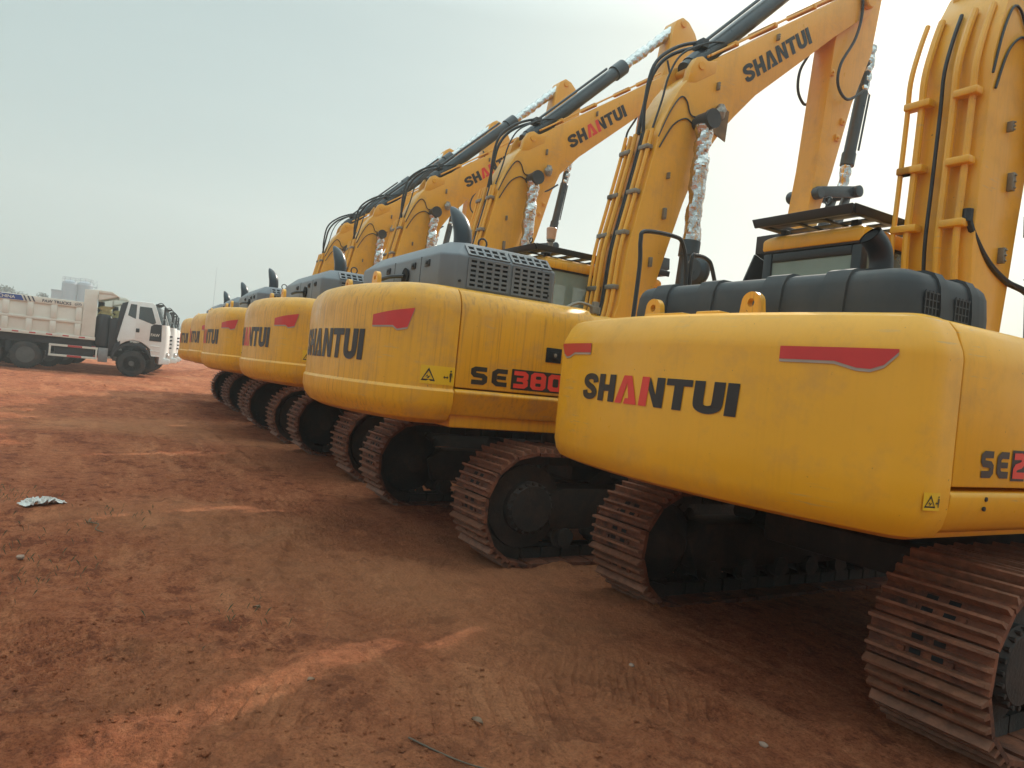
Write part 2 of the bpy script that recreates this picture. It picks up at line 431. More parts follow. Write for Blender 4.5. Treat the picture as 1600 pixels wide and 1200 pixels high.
def track(root, side, c):
    """c: cx, w, r, yc, pitch"""
    cx, w, r, yc, pitch = c['cx'] * side, c['w'], c['r'], c['yc'], c['pitch']
    zc = r
    Ltot = 4 * yc + 2 * PI * r; n = round(Ltot / pitch); p = Ltot / n
    rng = random.Random(5 + side)
    def at(s):
        s %= Ltot
        if s < 2 * yc: return (-yc + s, 0.0, 0, -1)                     # bottom run, heading +y
        s -= 2 * yc
        if s < PI * r: a = s / r; return (yc + r * math.sin(a), zc - r * math.cos(a), math.sin(a), -math.cos(a))
        s -= PI * r
        if s < 2 * yc:
            y = yc - s; sag = .028 * math.sin(PI * s / (2 * yc)) ** 2
            return (y, 2 * r - sag, 0, 1)
        s -= 2 * yc; a = s / r
        return (-yc - r * math.sin(a), zc + r * math.cos(a), -math.sin(a), math.cos(a))
    mb = MB()
    for i in range(n):
        y, z, ny, nz = at((i + .5) * p); ty, tz = -nz, ny
        dx = rng.uniform(-.004, .004); tilt = rng.uniform(-.015, .015)
        def P(u, v, d):
            d += v * tilt
            return (cx + dx + u, y + ty * v + ny * d, z + tz * v + nz * d)
        T = lambda q: P(*q)
        h = p / 2
        mb.box(-w / 2, w / 2, -h * .93, h * .93, -.028, 0, 0, T)
        for v, hh in ((-h * .84, .050), (-h * .17, .038), (h * .50, .038)):
            mb.add([P(*q) for q in ((-w / 2, v - .016, 0), (w / 2, v - .016, 0), (w / 2, v + .016, 0), (-w / 2, v + .016, 0),
                                    (-w / 2 + .006, v - .008, hh), (w / 2 - .006, v - .008, hh), (w / 2 - .006, v + .008, hh), (-w / 2 + .006, v + .008, hh))],
                   [(0, 1, 5, 4), (1, 2, 6, 5), (2, 3, 7, 6), (3, 0, 4, 7), (4, 5, 6, 7)], 3)
        # near-black plates painted as shaded relief holes, and bolt heads on the link line
        for u in (-.055, .055):
            for v in (-h * .48, h * .2):
                mb.box(u - .028, u + .028, v - .013, v + .013, -.001, .0022, 1, T)
        for u in (-.12, .12):
            mb.box(u - .016, u + .016, h * .12, h * .12 + .03, 0, .014, 0, T)
        # chain link behind the shoe
        for u in (-.085, .085):
            mb.box(u - .022, u + .022, -h * .9, h * .9, -.125, -.030, 2, T)
    t = mb.build('track', ['track', 'shade_trim', 'dark', 'bar'], root, smooth=0)
    # drive sprocket (rear), idler (front), frame, rollers
    ox = cx + side * .12
    mb = MB()
    mb.lathe([(.05, side * .12), (r * .40, side * .12), (r * .47, side * .08), (r * .47, side * .02), (r * .74, side * .0), (r * .74, side * -.10), (.1, side * -.3), (.05, side * -.3)], (ox, -yc, zc), 'x', 28)
    for k in range(20):
        a = 2 * PI * k / 20
        mb.lathe([(.014, side * .09), (.014, side * .118), (.002, side * .119)], (ox, -yc + r * .435 * math.cos(a), zc + r * .435 * math.sin(a)), 'x', 6)
    for k in range(21):
        a = 2 * PI * k / 21; q = r * .74
        mb.box(cx - .03, cx + .03, -.035, .035, q - .02, q + .055, 0, lambda P, a=a: (P[0], -yc + P[1] * math.cos(a) + P[2] * math.sin(a), zc - P[1] * math.sin(a) + P[2] * math.cos(a)))
    mb.build('sprocket', 'dark', t, smooth=30)
    mb = MB(); mb.lathe([(.05, -.1), (r * .3, -.1), (r * .35, -.05), (r * .72, -.05), (r * .76, -.08), (r * .76, .08), (r * .72, .05), (r * .35, .05), (r * .3, .1), (.05, .1)], (cx, yc, zc), 'x', 28)
    mb.build('idler', 'dark', t)
    mb = MB()
    mb.prism([(-yc + r * .55, zc - .2), (yc - r * .5, zc - .2), (yc - .1, zc - .02), (yc - r * .5, zc + .17), (-yc + r * .7, zc + .17), (-yc + r * .3, zc + .05)], cx - .17, cx + .17, lambda u, v, a: (a, u, v))
    mb.box(cx + side * .17, cx + side * .185, -yc + .75, -yc + 1.05, zc - .12, zc + .02, 1)
    mb.build('track_frame', ['dark', 'track'], t, bevel=.012)
    nr = 7
    for k in range(nr):
        yy = -yc + .42 + (2 * yc - .84) * k / (nr - 1)
        mb = MB(); mb.lathe([(.03, -.2), (.085, -.2), (.085, -.13), (.11, -.12), (.085, -.06), (.085, .06), (.11, .12), (.085, .13), (.085, .2), (.03, .2)], (cx, yy, .225), 'x', 14)
        mb.build('track_roller', 'dark', t)
    for yy in (-yc * .4, yc * .45):
        mb = MB(); mb.lathe([(.03, -.12), (.06, -.12), (.06, .12), (.03, .12)], (cx, yy, 2 * r - .22), 'x', 12)
        mb.build('carrier_roller', 'dark', t)
    return t

def cw_decals(cw, pl, off, spec):
    a, b, zl, hh = spec['text']
    brand(lambda u, v: pl.at(a + u, zl + v, off + .004), b - a, hh, 'brand_lettering', cw)
    for sg in (1, -1):
        mb = MB(); top, bot = spec['stripe']
        n = 14
        xs = [top[0][0] + (top[-1][0] - top[0][0]) * i / n for i in range(n + 1)]
        xs = sorted(set([round(x, 4) for x in xs] + [p[0] for p in bot if top[0][0] <= p[0] <= top[-1][0]]))
        lin = lambda P, x: next(P[i][1] + (P[i + 1][1] - P[i][1]) * (x - P[i][0]) / (P[i + 1][0] - P[i][0]) for i in range(len(P) - 1) if x <= P[i + 1][0] + 1e-6)
        for i in range(len(xs) - 1):
            q = []
            for x in (xs[i], xs[i + 1]): q += [(x, min(lin(bot, x), lin(top, x) - 1e-4)), (x, lin(top, x))]
            mb.add([pl.at(sg * x, z, off + .0052) for x, z in q], [(0, 2, 3, 1)], 0)
            mb.add([pl.at(sg * x, z - (.014 if k % 2 == 0 else 0), off + .0036) for k, (x, z) in enumerate(q)], [(0, 2, 3, 1)], 1)
        mb.build('stripe_decal', ['stripe', 'grey'], cw, smooth=30)
    a, z0, w, h = spec['warn']
    warning(lambda u, v, o: pl.at(a + u, z0 + v, off + o + (.002 if z0 < 1.4 else 0)), w, h, cw)

def eye(cw, x, y, z, s, tilt=0):
    mb = MB()
    out = [(-.075 * s, -.03), (.075 * s, -.03)] + [(.06 * s * math.cos(a), .075 * s + .055 * s * math.sin(a)) for a in [PI * i / 10 for i in range(11)]]
    hole = [(.022 * s * math.cos(-a), .075 * s + .022 * s * math.sin(-a)) for a in [2 * PI * i / 10 for i in range(10)]]
    loops = [out, hole]; flat = out + hole; n = len(flat); no = len(out)
    tri = tessellate_polygon([[Vector((u, v, 0)) for u, v in l] for l in loops])
    vs = [(x + u, y - .02, z + v) for u, v in flat] + [(x + u, y + .02, z + v) for u, v in flat]
    fs = [tuple(t) for t in tri] + [tuple(i + n for i in t[::-1]) for t in tri]
    fs += [(i, (i + 1) % no, (i + 1) % no + n, i + n) for i in range(no)]
    nh = len(hole); fs += [(no + i, no + (i + 1) % nh, no + (i + 1) % nh + n, no + i + n) for i in range(nh)]
    mb.add(vs, fs); mb.build('lifting_eye', 'paint', cw, smooth=30)

def panel(root, name, side, W, prof, y0, y1, mat, thick=.5):
    mb = MB()
    poly = [(W - i, z) for z, i in prof] + [(W - thick, prof[-1][0]), (W - thick, prof[0][0])]
    mb.prism(poly, y0, y1, lambda u, v, a: (side * u, a, v))
    return mb.build(name, mat, root, bevel=.012)

def grille(parent, fn, w, h, nx, ny, mat='hood', bw=.0125, dp=.012):
    """fn(u,v,o): raised lattice over a near-black plate coloured as a shaded opening"""
    mb = MB()
    T = lambda q: fn(*q)
    mb.box(0, w, 0, h, .001, .0025, 1, T)
    for i in range(nx + 1):
        u = w * i / nx; mb.box(u - bw, u + bw, -.008, h + .008, .001, dp, 0, T)
    for j in range(ny + 1):
        v = h * j / ny; mb.box(-.008, w + .008, v - bw * .8, v + bw * .8, .001, dp * .88, 0, T)
    return mb.build('vent_grille', [mat, 'shade_trim'], parent, smooth=0)

def cab(root, x0, x1, y0, y1, z0, z1, paint):
    """frame posts with real openings, panes, roof and a roof guard"""
    mb = MB(); P = .09
    zs = z0 + (z1 - z0) * .42; zt = z1 - .16
    mb.box(x0, x1, y0, y0 + .05, z0, zs - .01, 0); mb.box(x0, x1, y1 - .05, y1, z0, zs - .25, 0)
    for x in (x0, x1 - .05): mb.box(x, x + .05, y0 + .051, y1 - .051, z0, zs - .06, 0)
    for x in (x0, x1 - P):
        for y in (y0, y0 + (y1 - y0) * .55, y1 - P): mb.box(x, x + P, y, y + P, z0 + .02, zt, 0)
    mb.box(x0 + .002, x1 - .002, y0 + .002, y1 - .002, zt, zt + .06, 0)
    mb.box(x0 + P, x1 - P, y0 + .005, y0 + .055, zs - .01, zs + .09, 0); mb.box(x0 + P, x1 - P, y0 + .005, y0 + .055, zt - .08, zt, 0)
    o = mb.build('cab', 'black', root, bevel=.015)
    mb = MB()
    ring = lambda e, z: [(x0 - e, y0 - e, z), (x1 + e, y0 - e, z), (x1 + e, y1 + e, z), (x0 - e, y1 + e, z)]
    mb.loft([ring(.012, zt + .02), ring(.012, z1 - .04), ring(-.05, z1)]); mb.build('cab_roof', paint, o, bevel=.02)
    def pane(a, b):
        m_ = MB(); m_.box(a[0], b[0], a[1], b[1], a[2], b[2]); m_.build('window', 'glass', o, smooth=0)
    pane((x0 + P, y0 + .02, zs + .09), (x1 - P, y0 + .03, zt - .08))
    pane((x0 + P, y1 - .03, zs - .2), (x1 - P, y1 - .02, zt))
    for x in (x0 + .02, x1 - .03):
        pane((x, y0 + P, zs - .05), (x + .01, y0 + (y1 - y0) * .55, zt)); pane((x, y0 + (y1 - y0) * .55 + P, zs - .05), (x + .01, y1 - P, zt))
    mb = MB(); xm = (x0 + x1) / 2
    mb.box(xm - .25, xm + .25, y0 + .3, y0 + .78, z0 + .3, z0 + .5); mb.box(xm - .24, xm + .24, y0 + .22, y0 + .34, z0 + .45, z0 + 1.1); mb.box(xm - .13, xm + .13, y0 + .22, y0 + .32, z0 + 1.13, z0 + 1.34)
    mb.build('seat', 'black', o, bevel=.04)
    # roof guard: edge rails, cross slats and flared lip
    mb = MB(); g0, g1 = z1 + .05, z1 + .115; X0, X1, Y0, Y1 = x0 + .01, x1 - .0, y0 - .14, y1 + .12
    for a in ((X0, X1, Y0, Y0 + .06), (X0, X1, Y1 - .06, Y1)): mb.box(*a, g0, g1)
    for a in ((X0, X0 + .06, Y0 + .06, Y1 - .06), (X1 - .06, X1, Y0 + .06, Y1 - .06)): mb.box(*a, g0, g1)
    n = 9
    for i in range(n):
        y = Y0 + .06 + (Y1 - Y0 - .12) * (i + .5) / n; mb.box(X0 + .06, X1 - .06, y - .05, y + .05, g0 + .015, g0 + .03)
    for xx in (X0 + .33, X1 - .36): mb.box(xx, xx + .04, Y0 + .06, Y1 - .06, g0 - .002, g0 + .0145)
    for xx in (X0 + .1, X1 - .16):
        for yy in (Y0 + .2, Y1 - .3): mb.box(xx, xx + .06, yy, yy + .06, z1 - .03, g0)
    mb.loft([[(X0, Y0 - .002, g0 - .012), (X1, Y0 - .002, g0 - .012), (X1, Y0 - .02, g0 - .012), (X0, Y0 - .02, g0 - .012)], [(X0 - .015, Y0 - .03, g1 - .005), (X1 + .015, Y0 - .03, g1 - .005), (X1 + .015, Y0 - .045, g1 - .005), (X0 - .015, Y0 - .045, g1 - .005)]])
    mb.loft([[(X1 + .002, Y0, g0 - .012), (X1 + .002, Y1, g0 - .012), (X1 + .02, Y1, g0 - .012), (X1 + .02, Y0, g0 - .012)], [(X1 + .016, Y0 - .03, g1 - .005), (X1 + .016, Y1, g1 - .005), (X1 + .03, Y1, g1 - .005), (X1 + .03, Y0 - .03, g1 - .005)]])
    mb.build('roof_guard', 'black', o, bevel=.006)
    mb = MB(); mb.tube([(x1 - .3, y0 - .05, z1 + .10), (x1 - .3, y0 - .05, z1 + .17)] + [(x1 - .3 + .03 * math.sin(a), y0 - .05, z1 + .20 - .03 * math.cos(a)) for a in [2 * PI * i / 10 for i in range(11)]], .008, 6)
    mb.build('antenna_loop', 'black', o)
    return o

BT = [(-.22, 2.62), (-.17, 3.24), (-.06, 3.78), (.07, 4.40), (.14, 4.78), (.25, 5.05), (.37, 5.27), (.50, 5.44)]
BT2 = [(.86, 5.76), (1.4, 6.13), (2.07, 6.60), (2.83, 7.12), (3.35, 7.49), (3.58, 7.62)]
BB = [(3.78, 7.50), (3.74, 7.30), (3.45, 7.08), (3.02, 6.74), (2.55, 6.33), (1.98, 5.84), (1.63, 5.54), (1.29, 5.17), (1.12, 4.97), (.86, 4.58), (.72, 4.28), (.59, 3.92), (.42, 3.35), (.28, 2.86), (.08, 2.2), (-.08, 1.72)]
BOOM = [(-.42, 1.66), (-.46, 1.82), (-.34, 2.2)] + BT + BT2 + BB

def build_boom(root, tf, hw=.25, paint='boomp', xo=0, A=False):
    """tf((y,z)) moves the boom profile in the machine's own plane"""
    X = lambda u, v, a: (a + xo, *tf((u, v)))
    mb = MB(); mb.prism(BOOM, -hw, hw, X)
    # stiffening edge flanges of the box section
    b = mb.build('boom', paint, root, bevel=.014)
    for x in (-hw + .04, hw - .10):
        mb = MB(); mb.prism([(.46, 5.36), (.50, 5.56), (.58, 5.70), (.67, 5.74), (.76, 5.71), (.92, 5.76), (.9, 5.6), (.6, 5.4)], x, x + .06 if x < 0 else x + .105, X)
        mb.build('cylinder_bracket', paint, b, bevel=.01)
    def pin(y, z, w, r, mat='navy', name='pivot_pin'):
        m_ = MB(); cy, cz = tf((y, z)); m_.lathe([(.01, -w), (r * .85, -w), (r, -w + .015), (r, w - .015), (r * .85, w), (.01, w)], (xo, cy, cz), 'x', 20); m_.build(name, mat, b)
    pin(.66, 5.62, hw + .02, .055, paint); pin(.67, 4.91, .50, .075); pin(3.62, 7.42, hw + .08, .10, paint); pin(-.28, 1.8, hw + .06, .09, 'dark')
    # lettering along the upper half, right side
    ang = math.atan2(.88, 1.13); ca, sa = math.cos(ang), math.sin(ang)
    for sg in (1, -1):
        L0 = 1.44
        def fn(u, v):
            uu = u if sg > 0 else L0 - u
            y, z = 1.44 + uu * ca - v * sa, 5.63 + uu * sa + v * ca
            return (xo + sg * (hw + .004), *tf((y, z)))
        brand(fn, L0, .21, 'brand_lettering', b)
    # hydraulic pipes up the back of the boom
    back = [(-.30, 2.25), (-.22, 2.62), (-.17, 3.24), (-.06, 3.78), (.07, 4.40), (.13, 4.72)]
    for i, (x, off, r, mat) in enumerate(((-.20, .055, .027, paint), (-.06, .05, .014, 'rubber'), (.04, .06, .027, paint), (.16, .05, .024, paint), (-hw - .05, .07, .019, paint)) if A else ((-.22, .06, .024, paint), (-.13, .06, .030, paint), (-.03, .05, .013, 'rubber'), (.02, .055, .015, 'rubber'), (.09, .06, .03, paint), (.18, .06, .026, paint), (-hw - .05, .07, .022, paint))):
        pth = catmull([(x + xo, *tf((y - off, z))) for y, z in (back + [(.25, 5.0), (.37, 5.22)] if A else back)], 4)
        mb = MB(); mb.tube(pth, r, 8); mb.build('hydraulic_pipe', mat, b)
    for k, (y, z) in enumerate(((-.205, 2.8), (-.13, 3.45), (-.03, 3.95), (.085, 4.5))):
        for xx, ww in ((-.22, .2), (.13, .17), (-hw - .01, .12)):
            if xx < -hw and k % 2: continue
            mb = MB(); c = tf((y - .06, z)); mb.box(xo + xx - ww / 2, xo + xx + ww / 2, c[0] - .04, c[0] + .05, c[1] - .028, c[1] + .028)
            mb.build('pipe_clamp', paint if A else 'chrome', b, bevel=.012)
    # hoses that jump from the pipes to the arm cylinder
    for x, k, hr in (() if A else ((-.14, 0, .024), (-.04, .07, .022), (.12, -.05, .013))):
        pth = catmull([(x + xo, *tf((y, z))) for y, z in ((.11, 4.74), (.16 - k, 5.1), (.24 - k, 5.5 + k), (.46, 5.80 + k), (.85, 6.03 + k * .5), (1.12, 6.10))], 6)
        mb = MB(); mb.tube(pth, hr, 8); mb.build('hose', 'rubber', b)
    # pipes along the top edge
    for x in (-.17, -.08, .17, .22):
        pth = catmull([(x + xo, *tf((y - .035, z + .05))) for y, z in ((.86, 5.76), (1.4, 6.13), (2.07, 6.60), (2.83, 7.12), (3.3, 7.46))], 3)
        mb = MB(); mb.tube(pth, .017, 6); mb.build('hydraulic_pipe', paint, b)
    for q in (1.25, 1.9, 2.6, 3.1):
        y, z = q - .03, 5.76 + (q - .86) * .69 + .045; c = tf((y, z))
        mb = MB(); mb.box(xo - .21, xo + .25, c[0] - .03, c[0] + .03, c[1] - .03, c[1] + .03); mb.build('pipe_clamp', paint, b, bevel=.008)
    # small fittings and wiring on the right face
    for y, z, s in ((.30, 3.75, .035), (.16, 3.15, .03), (.95, 5.45, .025), (1.9, 6.36, .022), (.3, 4.2, .02)):
        mb = MB(); cy, cz = tf((y, z)); mb.box(xo + hw, xo + hw + .045, cy - s * .55, cy + s * .55, cz - s * 1.9, cz + s * 1.9)
        for k in range(3): mb.lathe([(.009, 0), (.009, .012), (.001, .013)], (xo + hw + .045, cy, cz - s * 1.3 + k * s * 1.3), 'x', 6)
        mb.build('grease_block', 'chrome', b, bevel=.005)
    mb = MB(); mb.tube(catmull([(xo + hw + .012, *tf(q)) for q in ((.1, 4.62), (.24, 4.95), (.38, 5.16), (.48, 5.14), (.56, 5.0), (.70, 5.0), (.88, 5.04))], 5), .009, 6); mb.build('wiring', 'rubber', b)
    mb = MB(); mb.tube(catmull([(xo + hw + .012, *tf(q)) for q in ((.13, 4.5), (.3, 4.8), (.48, 4.93), (.6, 4.9))], 5), .009, 6); mb.build('wiring', 'rubber', b)
    return b

def build_excavator(cfg):
    c = cfg; B = c['kind'] == 'B'
    root = empty('excavator', c['loc'], c['rz'])
    tr = c['track']
    for sd in (1, -1): track(root, sd, tr)
    zt = c['zb']
    mb = MB()
    mb.prism([(-.55, .5), (.55, .5), (.8, .62), (.55, .78), (-.55, .78), (-.8, .62)], -tr['cx'] + .1, tr['cx'] - .1, lambda u, v, a: (a, u, v))
    mb.box(-.75, .75, -1.0, 1.0, tr['r'] * 1.25, tr['r'] * 1.75)
    mb.build('undercarriage_frame', 'dark', root, bevel=.03)
    mb = MB(); mb.lathe([(.2, tr['r'] * 1.7), (.78, tr['r'] * 1.7), (.78, zt - .02), (.66, zt - .02), (.66, zt + .05), (.2, zt + .05)], (0, 0, 0), 'z', 36); mb.build('slewing_ring', 'dark', root)
    pl = Plan(c['R'], c['W'], c['rc'], c.get('yo', 0)); paint = c['paint']; W = c['W']
    # deck
    mb = MB(); mb.box(-W + .14, W - .14, c['ys'] + .05, 1.75, zt + .06, zt + .22); mb.box(-W + .3, W - .3, c['ys'] + .3, -.9, zt + .221, c['zt'] - .06)
    mb.build('revolving_deck', paint, root, bevel=.02)
    # counterweight
    mb = MB(); mb.loft([pl.ring(c['ys'], i, z) for z, i in c['prof']])
    cw = mb.build('counterweight', paint, root, smooth=24)
    cw_decals(cw, pl, -c['face'], c['decal'])
    for x, y in c['eyes']: eye(cw, x, y, c['zt'] - .003, 1.15)
    for x, y in c['caps']:
        mb = MB(); mb.box(x - .09, x + .09, y - .05, y + .05, c['zt'] - .03, c['zt'] + .03); mb.build('bolt_cover', paint, cw, bevel=.008)
    # side panels: above a protruding skirt
    for sd in (1, -1):
        y = c['ys'] + .012
        ends = [e for e in c['panels'] if sd > 0 or e < -.9]
        for k, e in enumerate(ends):
            p = panel(root, 'side_panel', sd, W, c['pprof'] if k == 0 else c['pprof2'], y, e - .012, paint, .4)
            if sd > 0 and k == 0: rp = p
            y = e
        panel(root, 'skirt', sd, W, c['skirt'], c['ys'] + .012, ends[-1], paint, .3)
    # model lettering on the right rear panel
    y0, z0, h, digs = c['model']; sc = h * c.get('ls', 1.0)
    f = lambda o: (lambda u, v: (W - c['face2'] + o, y0 + u * sc, z0 + v * h))
    mb = MB(); u = 0
    for lp in ([SE_S], [SE_E, None]):
        for q in lp: fill(mb, [[(a + u, b) for a, b in (q if q else SE_Eb)]], f(.004 if q else .0043), 0)
        u += 1.06
    u += .02
    mb.build('model_lettering', 'letter', rp, smooth=0)
    mb = MB()
    for d in digs:
        lo = {'3': [[D3], [D3b]], '8': [D8], '0': [D0], '2': [[D2]]}[d]
        fill(mb, [[(u - .06, -.09), (u + .90, -.09), (u + .90, 1.09), (u - .06, 1.09)]], f(.0035), 1)
        for k, l in enumerate(lo): fill(mb, [[(a + u, b) for a, b in q] for q in l], f(.006 + .0004 * k), 0)
        u += .96
    mb.build('model_number', ['red', 'letter'], rp, smooth=0)
    if B:
        mb = MB(); mb.box(W - c['face2'], W - c['face2'] + .012, -1.93, -1.77, 1.80, 1.93, 0); mb.box(W - c['face2'] + .012, W - c['face2'] + .02, -1.90, -1.80, 1.83, 1.90, 0); mb.lathe([(.022, 0), (.022, .014), (.004, .016)], (W - c['face2'] + .02, -1.85, 1.865), 'x', 12, 1)
        mb.build('door_lock', ['shade_trim', 'chrome'], rp, bevel=.004)
    else:
        mb = MB()
        for yy, zz in ((c['ys'] + .31, 1.285), (c['ys'] + .30, 1.24)): mb.lathe([(.011, 0), (.011, .008), (.002, .009)], (W - .004, yy, zz), 'x', 10)
        mb.build('bolt', 'dark', rp)
    # hood
    if B:
        hx, hy0, hy1, hz = 1.14, -2.84, -1.66, c['zt']
        ch = lambda e, z: [(-hx + e + .1, hy0 + e, z), (hx - e - .1, hy0 + e, z), (hx - e, hy0 + e + .12, z), (hx - e, hy1 - e - .05, z), (hx - e - .05, hy1 - e, z), (-hx + e + .05, hy1 - e, z), (-hx + e, hy1 - e - .05, z), (-hx + e, hy0 + e + .12, z)]
        z1, z2 = 2.66, 2.80
        mb = MB(); mb.loft([ch(0, hz - .1), ch(0, z1), ch(.15, z2)])
        hd = mb.build('hood', 'hood', root, bevel=.018)
        ym = (hy0 + hy1) / 2
        for a in (hy0 + .24, ym + .10):
            grille(hd, lambda u, v, o, a=a: (hx + o, a + u, hz + .04 + v), .40, .25, 5, 6)
            k = .15 / .14; L = math.hypot(.15, .14)
            grille(hd, lambda u, v, o, a=a: (hx - .015 - v * .15 / L + o * .14 / L, a + u, z1 + .014 + v * .14 / L + o * .15 / L), .40, .125, 5, 2)
        mb = MB()
        for x in (.62, -.05): mb.box(x - .004, x + .004, hy0 - .0015, hy0 + .05, hz - .05, z1 + .0)
        mb.build('panel_seam', 'shade_trim', hd, smooth=0)
        mb = MB(); mb.lathe([(.01, -.02), (.085, -.02), (.075, -.001), (.01, .0)], (.28, hy0, 2.50), 'y', 16); mb.build('air_inlet', 'shade_trim', hd)
        mb = MB(); mb.tube(catmull([(.3, hy0 - .03, 2.50), (.1, hy0 - .09, 2.50), (-.12, hy0 - .10, 2.49)]), .02, 7); mb.build('hose', 'rubber', hd)
        for x in (.84, -.5):
            mb = MB(); mb.tube([(x, hy0 + .5, z2 - .01)] + [(x, hy0 + .5 + .045 * math.sin(a), z2 + .05 - .045 * math.cos(a)) for a in [.5 + 5.28 * i / 10 for i in range(11)]] + [(x, hy0 + .5, z2 - .01)], .009, 6); mb.build('lifting_loop', 'black', hd)
        for x in (.78, .45, -.22):
            mb = MB(); mb.box(x - .05, x + .05, hy0 - .014, hy0 + .01, z1 - .10, z1 - .04); mb.box(x - .02, x + .02, hy0 - .024, hy0 - .0141, z1 - .085, z1 - .055); mb.build('latch', 'black', hd, bevel=.005)
        for y in (hy0 + .16, hy1 - .10):
            mb = MB(); mb.lathe([(.012, 0), (.012, .012), (.002, .013)], (hx, y, hz + .08), 'x', 8); mb.build('bolt', 'black', hd)
        mb = MB(); mb.box(hx - .02, hx + .0015, hy1 - .19, hy1 - .184, hz - .02, z1); mb.build('panel_seam', 'shade_trim', hd, smooth=0)
        ex = MB(); bx, by, bz = .78, -2.52, z2 - .05
        ex.tube(catmull([(bx, by, bz), (bx, by, bz + .12), (bx - .02, by - .01, bz + .22), (bx - .08, by - .04, bz + .33), (bx - .15, by - .08, bz + .42)], 4), [.085] * 6 + [.085, .084, .082, .08, .076, .07, .062, .052, .04, .026, .01], 16)
        ex.build('exhaust_pipe', 'navy', root, smooth=50)
    else:
        hx0, hx1, hy0, hy1 = -.97, 1.10, -2.42, -1.55
        def rect(e, z, r=.17):
            pts = []
            for cx, cy, a0 in ((hx1 - r, hy0 + r, -PI / 2), (hx1 - r, hy1 - r, 0), (hx0 + r, hy1 - r, PI / 2), (hx0 + r, hy0 + r, PI)):
                for i in range(6):
                    a = a0 + PI / 2 * i / 5; rr_ = max(.02, r - e * .3)
                    q = r - e - (r - rr_)
                    pts.append((cx + (rr_ - (e - (r - rr_))) * math.cos(a), cy + (rr_ - (e - (r - rr_))) * math.sin(a), z))
            return pts
        zp = [(1.95, 0), (2.18, 0), (2.285, .010), (2.325, .026), (2.350, .052), (2.365, .095)]
        mb = MB(); mb.loft([rect(e, z) for z, e in zp])
        hd = mb.build('hood', 'hoodA', root, smooth=32)
        def band(fn):
            m_ = MB(); m_.loft([[fn(a, e, z, o) for (z, e) in zp + [(2.370, .5)]] for a, o in ((0, -.01), (.004, .013), (.15, .013), (.154, -.01))], closed=False, cap0=False, cap1=False)
            m_.build('hood_rib', 'hoodA', hd, smooth=30)
        for x in (-.72, -.30, .22, .62): band(lambda a, e, z, o, x=x: (x + a, hy0 + e - o, z + (o if e > .03 else 0)))
        for y in (-2.15, -1.86): band(lambda a, e, z, o, y=y: (hx1 - e + o, y + a * .5, z + (o if e > .03 else 0)))
        for y in (-2.27, -2.00):
            grille(hd, lambda u, v, o, y=y: (hx1 + o, y + u, 2.10 + v), .125, .15, 4, 4, 'hoodA', .004, .005)
        ex = MB(); bx, by, bz = .74, -2.10, 2.35
        ex.lathe([(.03, 0), (.105, 0), (.105, .025), (.085, .03), (.085, .055), (.03, .055)], (bx, by, bz), 'z', 20)
        pth = catmull([(bx, by, bz + .03), (bx, by, bz + .11), (bx - .005, by - .03, bz + .18), (bx - .02, by - .09, bz + .235)], 4)
        ex.tube(pth, .062, 18, caps=False); ex.tube([p for p in pth], .054, 18, 1, caps=False)
        ex.tube([pth[-2], pth[-2] + Vector((0, .003, -.002))], .056, 18, 1)
        e_ = ex.build('exhaust_pipe', ['black', 'shade_trim'], root, smooth=40)
    # cab
    cb = cab(root, *c['cab'], paint)
    if B:
        x1, y0, z1 = c['cab'][1], c['cab'][2], c['cab'][5]
        mb = MB(); mb.lathe([(.01, 0), (.03, 0), (.03, .08), (.05, .09), (.05, .11), (.01, .11)], (x1 - .09, y0 + .1, z1 + .10), 'z', 14, 0)
        mb.lathe([(.01, .11), (.055, .11), (.065, .24), (.058, .25), (.01, .25)], (x1 - .09, y0 + .1, z1 + .10), 'z', 14, 1); mb.build('beacon', ['chrome', 'beacon'], cb)
    # boom, cylinders, arm, bucket
    tf = c['tf']; hw = .25
    xo = c.get('xo', 0); bm_ = build_boom(root, tf, hw, c['boomp'], xo, not B)
    X = lambda x, q: (x + xo, *tf(q))
    for sd in (1, -1):
        x = (.41 if B else .33) * sd
        mb = MB(); mb.tube([X(x, (.62, 3.38)), X(x, (.52, 1.75))], .105, 16); mb.tube([X(x, (.625, 3.46)), X(x, (.613, 3.28))], .122, 16)
        bc = mb.build('boom_cylinder', 'navy', root)
        mb = MB(); mb.lathe([(.02, -.09), (.1, -.09), (.1, .09), (.02, .09)], X(x, (.67, 4.91)), 'x', 16)
        mb.lathe([(.02, .09), (.115, .09), (.115, .14), (.02, .14)] if sd > 0 else [(.02, -.14), (.115, -.14), (.115, -.09), (.02, -.09)], X(x, (.67, 4.91)), 'x', 16)
        mb.build('cylinder_eye', 'navy', bc)
        foil([X(x, (.67, 4.84)), X(x, (.65, 4.3)), X(x, (.63, 3.42))], .095, 'foil_wrap', bc, 3 + sd)
    mb = MB(); d = Vector((3.05, 2.93)).normalized(); p0 = Vector((.67, 5.66))
    q = lambda t: X(0, tuple(p0 + d * t))
    mb.tube([q(-.05), q(2.42)], .115, 18); mb.tube([q(2.36), q(2.62)], .14, 18); mb.tube([q(.05), q(.22)], .128, 18)
    mb.tube([X(.07, tuple(p0 + d * .35 + Vector((-.11, .11)))), X(.07, tuple(p0 + d * 2.2 + Vector((-.11, .11))))], .022, 8)
    mb.box(-.06, .12, -.05, .05, -.05, .05, 0, lambda P: tuple(Vector(X(P[0], tuple(p0 + d * .34 + Vector((-.1, .1))))) + Vector((0, P[1], P[2]))))
    ac = mb.build('arm_cylinder', 'navy', root)
    foil([q(2.60), q(3.3), q(4.17)], .088, 'foil_wrap', ac, 11)
